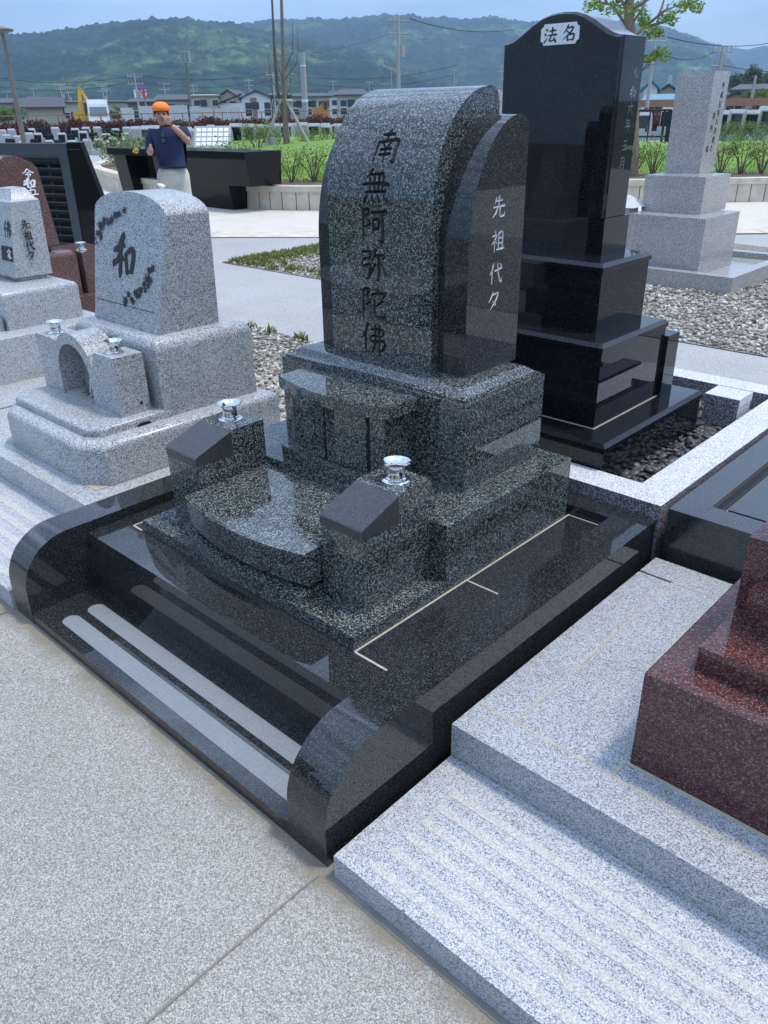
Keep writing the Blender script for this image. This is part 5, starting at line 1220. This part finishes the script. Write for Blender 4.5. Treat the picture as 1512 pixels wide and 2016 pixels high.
house('long low cream building behind the excavator and truck', 118, 256, 197, 201, 165, M['cream'], M['rooft'], win=7, floors=1)
house('dark brown house below the red and white sign', 254, 308, 193, 201, 140, M['brownw'], M['rooft'], win=2, floors=1)
house('brown house with a steep dark roof behind the man', 306, 378, 185, 197, 170, M['beige'], M['rooft'], win=3)
house('flat topped beige house left of the gabled houses', 378, 432, 185, 188, 165, M['cream'], M['cream'], win=3)
house('beige gabled house left of the white gabled house', 430, 474, 178, 192, 172, M['beige'], M['rooft'], gable=True, win=2, yaw=-.25)
house('white and brick gabled house left of the staked bare tree', 478, 534, 179, 192, 150, M['hwhite'], M['rooft'], gable=True, win=3, split=(.28, .52, M['brick']), extra=lean)
house('charcoal house half hidden behind the staked bare tree', 532, 572, 181, 188, 165, M['hgrey'], M['rooft'], win=2)
house('long cream terrace with dark roof right of the staked bare tree', 574, 650, 182, 190, 165, M['cream'], M['rooft'], win=6, floors=2)
house('small white house between the cream terrace and the grey roofed house', 648, 666, 178, 189, 180, M['hwhite'], M['rooft'], win=1)
house('beige house with big grey roof next to the arched gravestone', 664, 724, 174, 187, 150, M['cream'], M['rooft'], win=3)
house('white gabled shed with blue steel lean-to roof at the right', 1262, 1289, 160, 175, 110, M['hwhite'], M['roofb'], gable=True, depth=14, win=1, floors=1, split=(0, 1, M['hwhite']))
house('low building with long teal steel roof right of the tall black monument', 1266, 1345, 184, 198, 95, M['hwhite'], M['roofb'], win=4, floors=1, depth=8)
house('brown gabled house behind the tall grey monument', 1290, 1330, 168, 182, 125, M['beige'], M['rooft'], gable=True, win=2)
house('second brown gabled house just left of the grey monument', 1318, 1352, 174, 186, 135, M['brownw'], M['rooft'], gable=True, win=1)
house('large dark roofed farmhouse near the right edge', 1436, 1530, 164, 177, 120, M['beige'], M['rooft'], win=5, floors=2)
house('pinkish house with low dark gable before the dark roofed farmhouse', 1424, 1466, 182, 194, 98, M['pinkw'], M['rooft'], gable=True, win=2, floors=1)
house('dark gabled house cut off by the right edge', 1496, 1545, 174, 190, 105, M['beige'], M['rooft'], gable=True, win=2, floors=1)

# ================================================================== red lettered sign on a pole-side board
a, b = gd(269, 128), gd(294, 128); z0, z1 = at(281, 193, 128).z, at(281, 171, 128).z
t = thing('shop_sign', 'white sign board with one big red character and blue top strip above the houses', 'sign', (a+b)/2, rz=math.atan2((b-a).y, (b-a).x))
w = (b-a).length/2
bm = BM(); box(bm, -w, w, 0, .25, z0, z1); bd = obj('board', bm, M['signw'], t, local=True)
bm = BM(); box(bm, -w, w, -.03, -.005, z1-.28, z1-.02); obj('top_strip', bm, M['signb'], bd, local=True)
bm = BM(); ribbon(bm, char_strokes('靴', .25, -(z0+z1)/2+.1, (z1-z0)*.82, (z1-z0)*.80, 1.7), plane_surf((0, 0, 0), (1, 0, 0), (0, 0, -1)), .03); obj('lettering', bm, M['signr'], bd, local=True)
for x in (-w*.6, w*.6): bm = BM(); tube(bm, [(x, .3, 0), (x, .3, z1-.3)], .09, 6); obj('post', bm, M['poleconc'], t, local=True)

# ================================================================== poles and cables
def pole(px, pyt, d, label, kind='pole', r=.16, arms=2):
    """px,pyt = pixel of the pole top"""
    tp = at(px, pyt, d); t = thing('utility_pole', label, 'utility pole', (tp.x, tp.y, 0), 'utility poles on the plain')
    bm = BM(); tube(bm, [(0, 0, 0), (0, 0, tp.z)], [r, r*.62], 8); obj('shaft', bm, M['poleconc'], t, local=True)
    u = AR.copy(); u.z = 0; u.normalize(); u = (u*math.cos(.5)+Vector((-u.y, u.x, 0))*math.sin(.5))
    for k in range(arms):
        z = tp.z-.35-.9*k; bm = BM(); tube(bm, [u*-1.0+Vector((0, 0, z)), u*1.0+Vector((0, 0, z))], .06, 5)
        for s in (-.9, -.4, .4, .9): tube(bm, [u*s+Vector((0, 0, z)), u*s+Vector((0, 0, z+.32))], .065, 5)
        obj('crossarm', bm, M['poleconc'], t, local=True)
    if arms > 1:
        bm = BM(); tube(bm, [u*.35+Vector((0, 0, tp.z-2.9)), u*.35+Vector((0, 0, tp.z-2.1))], .24, 8); obj('transformer', bm, M['poleconc'], t, local=True)
    return tp
TOP = {}
for px, py, d, r, ar, lab in (
    (264, 144, 122, .17, 2, 'pole with crossarms beside the red lettered sign'),
    (117, 163, 200, .16, 2, 'thin pole above the shop house roof'),
    (132, 170, 210, .16, 2, 'thin pole right of the shop house'),
    (200, 166, 190, .16, 2, 'pole above the truck'),
    (208, 172, 210, .14, 1, 'smaller pole just right of the truck pole'),
    (322, 162, 180, .17, 2, 'pole above the man, left of the tall mast'),
    (379, 166, 190, .15, 2, 'pole right of the tall mast'),
    (489, 155, 190, .16, 2, 'pole above the beige gabled house'),
    (537, 141, 120, .13, 1, 'pale slim pole beside the white gabled house'),
    (655, 158, 220, .15, 1, 'pole above the small white house'),
    (727, 160, 220, .15, 1, 'pole over the arched top of the speckled gravestone, left of the tallest pole'),
    (770, 132, 200, .13, 1, 'slim pole just left of the tallest pole'),
    (784, 30, 75, .19, 2, 'tallest concrete pole rising above the speckled gravestone'),
    (895, 135, 210, .17, 2, 'pole above the top of the speckled gravestone, midway'),
    (987, 128, 200, .17, 2, 'pole beside the left edge of the tall black monument'),
    (1291, 68, 62, .14, 1, 'leaning pale pole right of the tall black monument'),
    (1424, 90, 70, .17, 2, 'pole with transformer behind the tall grey monument'),
    (1488, 148, 75, .16, 0, 'plain bare post near the right edge'),
    (64, 172, 220, .13, 1, 'thin pole left of the shop house, in front of the hills'),
    (12, 178, 220, .13, 1, 'thin pole at the far left in front of the hills'),
    (1010, 150, 230, .12, 1, 'thin pole hidden by the tall black monument')):
    TOP[px] = pole(px, py, d, lab, r=r, arms=ar)
tp = at(595, 103, 95); t = thing('utility_pole', 'stout plain concrete pole right of the staked bare tree', 'utility pole', (tp.x, tp.y, 0), 'utility poles on the plain')
bm = BM(); tube(bm, [(0, 0, 0), (0, 0, tp.z)], [.34, .27], 10); obj('shaft', bm, M['poleconc'], t, local=True)
bm = BM(); tube(bm, [(0, 0, tp.z*.35), (0, 0, tp.z*.35+.25)], .35, 10); tube(bm, [(0, 0, tp.z*.82), (0, 0, tp.z*.82+.12)], .31, 10); obj('band', bm, M['truckwhite'], t, local=True)
tp = at(363, 100, 90); t = thing('floodlight_mast', 'dark slim mast with a box head above the houses', 'mast', (tp.x, tp.y, 0))
bm = BM(); tube(bm, [(0, 0, 0), (0, 0, tp.z-.9)], [.13, .10], 8); obj('shaft', bm, M['polesteel'], t, local=True)
bm = BM(); box(bm, -.42, .42, -.16, .16, tp.z-1.0, tp.z); h_ = obj('head', bm, M['poleconc'], t, local=True); h_.rotation_euler.z = .7
bm = BM(); box(bm, -.36, -.04, -.19, -.161, tp.z-.9, tp.z-.1); box(bm, .04, .36, -.19, -.161, tp.z-.9, tp.z-.1); obj('lamp', bm, M['paneglass'], h_, local=True)
tp = at(4, 62, 27); bp_ = gd(36, 27); t = thing('lamp_post', 'tall brown lamp post at the left edge of the photo', 'street lamp', bp_)
dv = tp-bp_
bm = BM(); tube(bm, [(0, 0, 0), dv], [.085, .05], 10); obj('shaft', bm, M['polesteel'], t, local=True)
bm = BM(); lathe(bm, [(.06, -.05), (.28, 0), (.30, .05), (.05, .12)], dv, 16); obj('lamp_head', bm, M['polesteel'], t, local=True, smooth=40)
def cable(px0, py0, d0, px1, py1, d1, sag, r, lab):
    a, b = at(px0, py0, d0), at(px1, py1, d1); pts = []
    for k in range(25): f = k/24; p = a.lerp(b, f); p.z -= sag*4*f*(1-f); pts.append(p)
    bm = BM(); tube(bm, pts, r, 4); o = obj('cable', bm, M['wire'], loc=a); tag(o, lab, 'cable', 'overhead cables')
cable(-20, 150, 125, 264, 148, 122, .8, .035, 'overhead cable from the left edge to the pole by the red sign, upper')
cable(-20, 168, 125, 264, 160, 122, .8, .035, 'overhead cable from the left edge to the pole by the red sign, lower')
cable(264, 147, 122, 537, 143, 120, .7, .035, 'overhead cable between the red sign pole and the slim pole, upper')
cable(264, 158, 122, 537, 158, 120, .8, .035, 'overhead cable between the red sign pole and the slim pole, lower')
cable(537, 143, 120, 900, 128, 130, 1.2, .035, 'overhead cable right of the slim pole, upper')
cable(537, 157, 120, 900, 146, 130, 1.2, .035, 'overhead cable right of the slim pole, lower')
cable(805, 36, 75, 1010, 58, 90, .5, .030, 'overhead cable from the tallest pole to the tall black monument')
cable(1296, 68, 62, 1600, 60, 90, .9, .032, 'overhead cable across the sky at the right')
cable(1296, 100, 63, 1416, 96, 70, .6, .025, 'overhead cable between the two poles at the right')
cable(1424, 128, 70, 1600, 136, 80, .3, .025, 'overhead cable leaving the transformer pole at the right')
cable(784, 60, 75, 600, 105, 95, .3, .012, 'thin stay cable from the tallest pole to the stout pole')
def pylon(px, pyt, d, hm, lab):
    tp = at(px, pyt, d); t = thing('pylon', lab, 'pylon', (tp.x, tp.y, tp.z-hm), 'power pylons on the hills'); bm = BM(); w = hm*.11
    for sx, sy in ((-1, -1), (1, -1), (1, 1), (-1, 1)): tube(bm, [(sx*w, sy*w, 0), (sx*w*.2, sy*w*.2, hm)], hm*.011, 4)
    for k in range(1, 7):
        z = hm*k/7; ww = w*(1-.8*k/7); tube(bm, [(-ww, -ww, z), (ww, -ww, z-hm/7)], hm*.007, 4)
    for z in (.68, .8, .92): tube(bm, [(-hm*.12, hm*.03, hm*z), (hm*.12, -hm*.03, hm*z)], hm*.010, 4)
    obj('lattice', bm, M['poleconc'], t, local=True)
pylon(292, 55, 2600, 32, 'small power pylon on the ridge left of centre'); pylon(424, 58, 2600, 26, 'second tiny power pylon on the ridge')
pylon(450, 97, 1900, 58, 'larger power pylon standing on the wooded slope'); pylon(180, 113, 1900, 30, 'faint power pylon low on the left slope')
pylon(528, 62, 3000, 24, 'tiny power pylon on the ridge by the staked bare tree'); pylon(1320, 148, 1500, 55, 'power pylon before the hill at the right')

# ================================================================== machines in the yard
def excavator(px0, px1, pytop, d, mat, label, flip=1):
    a, b = gd(px0, d), gd(px1, d); w = (b-a).length; t = thing('excavator', label, 'excavator', (a+b)/2, rz=math.atan2((b-a).y, (b-a).x)); h = at((px0+px1)/2, pytop, d).z
    for y in (-.9, .9):
        bm = BM(); pts = [(-w*.30+.45*math.cos(R(q)), .45+.45*math.sin(R(q))) for q in range(90, 271, 30)]+[(w*.22+.45*math.cos(R(q)), .45+.45*math.sin(R(q))) for q in range(-90, 91, 30)]
        pry(bm, pts, y-.25, y+.25); obj('track', bm, M['rubber'], t, local=True)
    bm = BM(); box(bm, -w*.42, w*.22, -1.1, 1.1, .95, 1.9); obj('body', bm, mat, t, bev=.1, local=True)
    bm = BM(); loft(bm, (-w*.02, w*.22, -1.12, -.1), (.03*w, w*.19, -1.05, -.1), 1.3, 2.85); cb_ = obj('cab', bm, mat, t, bev=.06, local=True)
    bm = BM(); box(bm, w*.04, w*.18, -1.125, -1.05, 1.75, 2.65); obj('window', bm, M['glass'], cb_, local=True)
    def arm(nm, pts, r0): 
        bm = BM(); quadgrid(bm, [[(x+dx*r_, y, z+dz*r_) for dx, y, dz in ((-.6, -.22, -1), (.6, -.22, 1), (.6, .22, 1), (-.6, .22, -1))] for x, z, r_ in [(p[0], p[1], p[2]) for p in pts]]); return obj(nm, bm, mat, t, local=True)
    def boom(nm, p, q, wa, wb):
        bm = BM(); p, q = Vector((p[0], 0, p[1])), Vector((q[0], 0, q[1])); n_ = (q-p).normalized(); n_ = Vector((-n_.z, 0, n_.x)); m = p.lerp(q, .5)+n_*wa*.3
        quadgrid(bm, [[c+n_*k+Vector((0, y, 0)) for k, y in ((-w_, -.2), (w_, -.2), (w_, .2), (-w_, .2))] for c, w_ in ((p, wa*.7), (m, wa), (q, wb))]); return obj(nm, bm, mat, t, bev=.03, local=True)
    s = flip
    boom('boom', (-.10*w*s, 1.5), (-.02*w*s, h), .20, .13); boom('dipper', (-.04*w*s, h+.1), (.36*w*s, h*.50), .14, .10)
    bm = BM(); pry(bm, [(.33*w*s, h*.52), (.42*w*s, h*.48), (.44*w*s, h*.36), (.36*w*s, h*.32), (.31*w*s, h*.40)], -.4, .4); obj('bucket', bm, M['rubber'], t, local=True)
    bm = BM(); tube(bm, [(-.06*w*s, 0, h*.72), (.10*w*s, 0, h*.93)], .07, 6); obj('hydraulic_ram', bm, M['steel'], t, local=True)
excavator(140, 190, 172, 92, M['yellow'], 'yellow excavator with raised arm beside the white truck')
excavator(612, 660, 204, 105, M['orangem'], 'orange excavator half hidden by the hedge before the cream terrace', -1)
a, b = gd(172, 88), gd(216, 88); t = thing('truck', 'white truck cab with wide windscreen beside the yellow excavator', 'truck', (a+b)/2, rz=math.atan2((b-a).y, (b-a).x)); w = (b-a).length/2
bm = BM(); loft(bm, (-w, w, 0, 1.9), (-w*.92, w*.92, .25, 1.9), .5, 2.45); cbm = obj('cab', bm, M['truckwhite'], t, bev=.08, local=True)
bm = BM(); quadgrid(bm, [[(x, y, z) for x, y, z in ((-w*.80, .10, 1.45), (w*.80, .10, 1.45), (w*.76, .21, 2.25), (-w*.76, .21, 2.25))], [(x, y+.1, z) for x, y, z in ((-w*.80, .10, 1.45), (w*.80, .10, 1.45), (w*.76, .21, 2.25), (-w*.76, .21, 2.25))]]); obj('windscreen', bm, M['paneglass'], cbm, local=True)
for s in (-1, 1):
    bm = BM(); box(bm, s*w*.8-.15, s*w*.8+.15, -.04, .05, .8, 1.02); obj('headlight', bm, M['paneglass'], cbm, local=True)
    bm = BM(); tube(bm, [(s*w*.8-.14*s, .6, .45), (s*w*.8+.14*s, .6, .45)], .45, 14); obj('wheel', bm, M['rubber'], t, local=True)
    bm = BM(); box(bm, s*(w+.12)-.07, s*(w+.12)+.07, .05, .15, 1.5, 1.95); obj('mirror', bm, M['rubber'], cbm, local=True)
bm = BM(); box(bm, -w*.95, w*.95, 1.95, 6.5, .7, 2.9); obj('load_box', bm, M['truckwhite'], t, bev=.03, local=True)

# ================================================================== trees
# young bare tree with three props
bp_ = gd(559, 31.5, .55); t = thing('staked_tree', 'bare young tree held by wooden props on the lawn mound', 'tree', bp_)
tpv = at(553, -30, 31.5)-bp_
bm = BM(); tube(bm, [(0, 0, -.2), tpv*.3, tpv*.6, tpv], [.10, .085, .065, .045], 10); obj('trunk', bm, M['bark'], t, local=True)
u = AR.copy(); u.z = 0; u.normalize(); v_ = Vector((-u.y, u.x, 0)); rnd = random.Random(9)
for sx, sy in ((-.82, -.25), (.95, -.1), (.05, .9)):
    bm = BM(); tube(bm, [u*sx+v_*sy+Vector((0, 0, -.25)), Vector((0, 0, 1.42))+u*sx*.08], .055, 8); obj('prop', bm, M['timber'], t, local=True)
bm = BM(); tube(bm, [u*-.28+Vector((0, 0, 1.38)), u*.34+Vector((0, 0, 1.34))], .06, 8); obj('crossbar', bm, M['timber'], t, local=True)
bm = BM()
for k in range(7):
    s0 = rnd.uniform(.12, .7); p0 = tpv*s0; sd_ = u*rnd.uniform(-.75, .75)+v_*rnd.uniform(-.5, .5); q = p0+sd_+Vector((0, 0, rnd.uniform(.5, 1.5)))
    tube(bm, [p0, p0.lerp(q, .5)+sd_*.35, q, q+Vector((0, 0, rnd.uniform(.2, .9)))], [.022, .016, .010, .004], 5)
tube(bm, [u*-.16+Vector((0, 0, 1.3)), u*-.2+Vector((0, 0, 2.6)), u*-.14+Vector((0, 0, 5.2))], [.05, .045, .03], 6)
obj('twigs', bm, M['twig'], t, local=True)
lp = bp_+u*-.5; bm = BM(); lathe(bm, [(.10, 0), (.14, .05), (.14, .28), (.12, .32)], (lp.x, lp.y, .45), 14); tag(obj('garden_lamp', bm, M['poleconc'], loc=(lp.x, lp.y, .45)), 'small round grey ground lamp at the foot of the staked bare tree', 'lamp')
# green tree behind the tall black monument
TD = 17.0; bp_ = gd(1262, TD, .5); t = thing('leafy_tree', 'young tree with bright green leaf clusters behind the tall black monument', 'tree', bp_)
def tt(px, py, dd=0.0): return at(px, py, TD+dd)-bp_
bm = BM(); tube(bm, [(0, 0, -.3), tt(1248, 120), tt(1238, 30), tt(1243, -60), tt(1246, -150)], [.115, .10, .088, .07, .04], 10)
br = [((1240, 60), (1205, 10), (1180, 4), (1158, 12)), ((1239, 40), (1220, -10), (1200, -40)), ((1238, 55), (1262, 22), (1280, -20)), ((1240, 80), (1270, 52), (1310, 20), (1345, 8), (1378, 10)), ((1265, 55), (1300, 45), (1340, 35)), ((1243, 120), (1272, 112), (1292, 104), (1312, 112)), ((1246, 150), (1262, 140), (1280, 128)), ((1242, 20), (1290, -10), (1330, -30)), ((1215, 5), (1212, -30)), ((1195, 8), (1185, -20)), ((1300, 25), (1310, -10))]
tips = []
rnd = random.Random(14)
for b in br:
    pts = [tt(*p, dd=.28*i*rnd.uniform(-1, 1)) for i, p in enumerate(b)]
    tube(bm, pts, [.030-.022*i/(len(pts)-1) for i in range(len(pts))], 6)
    for i in range(len(pts)-1):
        for f in (.3, .6, .9): tips.append(pts[i].lerp(pts[i+1], f))
    tips.append(pts[-1])
for _ in range(22):
    s = tips[rnd.randrange(len(tips))]; q = s+Vector((rnd.gauss(0, .16), rnd.gauss(0, .16), rnd.gauss(.1, .16))); tube(bm, [s, q], [.008, .003], 4); tips.append(q)
obj('trunk', bm, M['bark'], t, local=True)
bm = BM()
for px, py in ((1160, 12), (1172, 6), (1186, 14), (1200, 20), (1212, 8), (1222, 18), (1228, 2), (1262, 28), (1272, 34), (1266, 40), (1300, 38), (1322, 40), (1316, 32), (1330, 8), (1340, 14), (1352, 4), (1366, 10), (1376, 14), (1296, 60), (1284, 66), (1278, 58), (1298, 102), (1288, 110), (1308, 108), (1276, 118), (1210, -20), (1260, -25), (1300, -25), (1180, -20), (1330, -20), (1258, 12), (1238, 22)):
    leafcloud(bm, tt(px, py, rnd.uniform(-.5, .5)), rnd.uniform(.10, .17), 46, .040, rnd, .8, 0)
obj('crown', bm, M['leaf'], t, local=True)
# far dark trees at the right and garden greenery among the houses
def far_tree(px, pyt, pyb, d, wpx, label, mat='leafp', conif=False):
    b = gd(px, d); tp = at(px, pyt, d); r = wpx/1567*d*.5*1.1; t = thing('far_tree', label, 'tree', b, 'trees among the houses'); rr_ = random.Random(px)
    bm = BM(); tube(bm, [(0, 0, 0), (0, 0, tp.z*.9)], [r*.12, r*.05], 6); obj('trunk', bm, M['twig'], t, local=True)
    bm = BM(); zb = max(0.2, at(px, pyb, d).z)
    for _ in range(24):
        f = rr_.random(); z = zb+(tp.z-zb)*f; q = r*(1-.75*f if conif else math.sqrt(max(.05, 1-(2*f-1)**2)))
        leafcloud(bm, (rr_.uniform(-q, q), rr_.uniform(-q, q), z), r*.42, 70, r*.10, rr_, .8, 0)
    obj('crown', bm, M[mat], t, local=True)
far_tree(1474, 134, 172, 210, 34, 'dark conifer standing above the farmhouse roof at the right', conif=True)
far_tree(1445, 152, 176, 230, 40, 'round dark tree left of the conifer above the farmhouse')
far_tree(1505, 150, 172, 230, 40, 'round dark tree right of the conifer above the farmhouse')
far_tree(1484, 182, 202, 90, 44, 'rounded green garden shrub before the dark roofed farmhouse', 'leafd')
far_tree(6, 210, 234, 110, 30, 'green garden bush at the left edge before the low house', 'leafd')
far_tree(30, 214, 234, 112, 26, 'second green garden bush left of the shop house', 'leafd')
far_tree(232, 208, 232, 100, 18, 'small green bush between the truck and the stone stacks', 'leafd')

# ================================================================== hills
def hillmat(name, dk, md, lt, far):
    m, n, l, b = newmat(name)
    t = n.new('ShaderNodeTexCoord')
    a = n.new('ShaderNodeTexNoise'); a.inputs['Scale'].default_value = .0042; a.inputs['Detail'].default_value = 6; a.inputs['Roughness'].default_value = .62; l.new(t.outputs['Object'], a.inputs['Vector'])
    v = n.new('ShaderNodeTexVoronoi'); v.inputs['Scale'].default_value = .055; l.new(t.outputs['Object'], v.inputs['Vector'])
    c = n.new('ShaderNodeTexNoise'); c.inputs['Scale'].default_value = .02; c.inputs['Detail'].default_value = 5; l.new(t.outputs['Object'], c.inputs['Vector'])
    r = ramp(n, [(.44, dk), (.56, md), (.62, lt), (.68, md)]); l.new(a.outputs['Fac'], r.inputs['Fac'])
    se = n.new('ShaderNodeSeparateColor'); l.new(v.outputs['Color'], se.inputs['Color'])
    mr = n.new('ShaderNodeMapRange'); mr.inputs['To Min'].default_value = .3; mr.inputs['To Max'].default_value = 1.7; l.new(se.outputs[0], mr.inputs['Value'])
    mc = n.new('ShaderNodeMapRange'); mc.inputs['From Min'].default_value = .3; mc.inputs['From Max'].default_value = .7; mc.inputs['To Min'].default_value = .45; mc.inputs['To Max'].default_value = 1.55; l.new(c.outputs['Fac'], mc.inputs['Value'])
    mm = n.new('ShaderNodeMath'); mm.operation = 'MULTIPLY'; l.new(mr.outputs[0], mm.inputs[0]); l.new(mc.outputs[0], mm.inputs[1])
    mu = n.new('ShaderNodeVectorMath'); mu.operation = 'SCALE'; l.new(r.outputs['Color'], mu.inputs[0]); l.new(mm.outputs[0], mu.inputs['Scale'])
    l.new(mu.outputs[0], b.inputs['Base Color']); b.inputs['Roughness'].default_value = 1; b.inputs['Specular IOR Level'].default_value = 0
    bp = n.new('ShaderNodeBump'); bp.inputs['Strength'].default_value = 1; bp.inputs['Distance'].default_value = 6; l.new(v.outputs['Distance'], bp.inputs['Height']); bp.invert = True; l.new(bp.outputs['Normal'], b.inputs['Normal'])
    return m
hm = hillmat('wooded_slopes', (.008, .019, .012), (.016, .034, .016), (.055, .09, .03), 0)
def interp(pts, x):
    for a, b in zip(pts[:-1], pts[1:]):
        if a[0] <= x <= b[0]:
            f = (x-a[0])/(b[0]-a[0]); f = f*f*(3-2*f)*.5+f*.5; return a[1]+(b[1]-a[1])*f
    return pts[0][1] if x < pts[0][0] else pts[-1][1]
def ridge(nm, sky_pts, d, dep, foot, seed, px0=-700, px1=2200, rough=.20):
    """hill range whose crest lies d+dep metres away; rows from the foot to behind the crest"""
    na, nr = 820, 120; vs = []; fs = []
    for j in range(nr):
        f = j/(nr-1)*1.18
        for i in range(na):
            px = px0+(px1-px0)*i/(na-1); dd = d+dep*f
            zt = at(px, interp(sky_pts, px), d+dep).z
            sh = math.sin(min(1, f)*PI/2)**1.15 if f <= 1 else 1-(f-1)*2.2
            p = at(px, 222, dd)
            n1 = noise.fractal(Vector((p.x*.0016+seed, p.y*.0016, seed*1.7)), .9, 2.1, 6)
            rv = 1-abs(noise.noise(Vector((p.x*.0034+seed*3, p.y*.0034, 2.0))))*2
            amp = zt*rough*min(1, f*1.6)*(1 if f < .9 else max(0, (1-f)*10 if f < 1 else 0)+.08)
            z = zt*sh+amp*(n1*.55+rv*.45-.1)+noise.noise(Vector((p.x*.02, p.y*.02, seed)))*6*min(1, f*3)+(abs(noise.noise(Vector((p.x*.05, p.y*.05, seed))))*13+abs(noise.noise(Vector((p.x*.12, p.y*.12, seed))))*8)*min(1, f*3)
            vs.append((p.x, p.y, max(z, -2)))
    for j in range(nr-1):
        for i in range(na-1):
            k = j*na+i; fs.append((k, k+1, k+na+1, k+na))
    me = bpy.data.meshes.new(nm); me.from_pydata(vs, [], fs); me.materials.append(hm)
    o = bpy.data.objects.new(nm, me); COL.objects.link(o); o['kind'] = 'structure'; return o
ridge('hills', [(-700, 130), (-200, 112), (0, 104), (60, 99), (100, 98), (150, 92), (220, 81), (300, 72), (340, 68), (375, 64), (410, 68), (430, 71), (470, 76), (505, 82), (540, 90), (580, 97), (640, 106), (700, 112), (760, 126), (800, 145), (850, 165), (930, 185), (1000, 200), (1300, 214), (2200, 214)], 900, 1300, 0, 1.3)
ridge('hills', [(-700, 150), (300, 140), (450, 84), (500, 73), (560, 70), (600, 68), (650, 64), (690, 60), (740, 53), (770, 49), (800, 48), (845, 44), (870, 48), (900, 53), (940, 54), (960, 53), (1000, 58), (1100, 66), (1200, 72), (1270, 76), (1295, 78), (1330, 86), (1365, 97), (1395, 110), (1420, 128), (1440, 148), (1470, 165), (1520, 184), (1700, 196), (2200, 200)], 1500, 1500, 0, 4.1)
ridge('far_hills', [(-700, 140), (800, 120), (1100, 60), (1200, 58), (1290, 72), (1320, 78), (1350, 86), (1385, 98), (1420, 106), (1450, 108), (1480, 102), (1512, 102), (1600, 92), (1800, 100), (2200, 120)], 2900, 1300, 0, 7.7, rough=.10)

# ================================================================== graves on the other side of the walk, behind the camera (seen in the polished fronts)
rnd = random.Random(50)
for i, x in enumerate((-4.0, -2.4, -.8, .8)):
    t = thing('gravestone', ['light grey gravestone across the walk from the left grey grave', 'dark gravestone across the walk from the single character grave', 'light gravestone facing the black bordered plot across the walk', 'dark gravestone across the walk behind the camera'][i], 'gravestone', (x, -2.6, 0), rz=PI)
    m = M[('lite2', 'wing', 'grey', 'tall')[i]]
    bm = BM(); box(bm, -.74, .74, -.78, .75, 0, .24); obj('border', bm, M[('white_step', 'black', 'lite2', 'black')[i]], t, bev=.01, local=True)
    bm = BM(); box(bm, -.45, .45, -.2, .6, .24, .5); obj('base', bm, m, t, bev=.01, local=True)
    bm = BM(); box(bm, -.36, .36, -.05, .5, .5, .8); obj('plinth', bm, m, t, bev=.01, local=True)
    bm = BM(); loft(bm, (-.28, .28, .05, .38), (-.26, .26, .07, .36), .8, 1.32+.06*i); obj('stone', bm, m, t, bev=.03, local=True)

# ================================================================== air
bm = BM(); box(bm, -5000, 5000, -5000, 5000, -3, 560)
hz = bpy.data.materials.new('thin_haze'); hz.use_nodes = True; hn = hz.node_tree.nodes; hl = hz.node_tree.links; hn.clear()
pv = hn.new('ShaderNodeVolumePrincipled'); pv.inputs['Color'].default_value = (.52, .74, 1.0, 1); pv.inputs['Density'].default_value = .00022; pv.inputs['Anisotropy'].default_value = .0
ou = hn.new('ShaderNodeOutputMaterial'); hl.new(pv.outputs[0], ou.inputs['Volume'])
HAZE = obj('haze', bm, hz, loc=(0, 0, 0)); HAZE['kind'] = 'stuff'; HAZE['label'] = 'thin blue haze in the air'
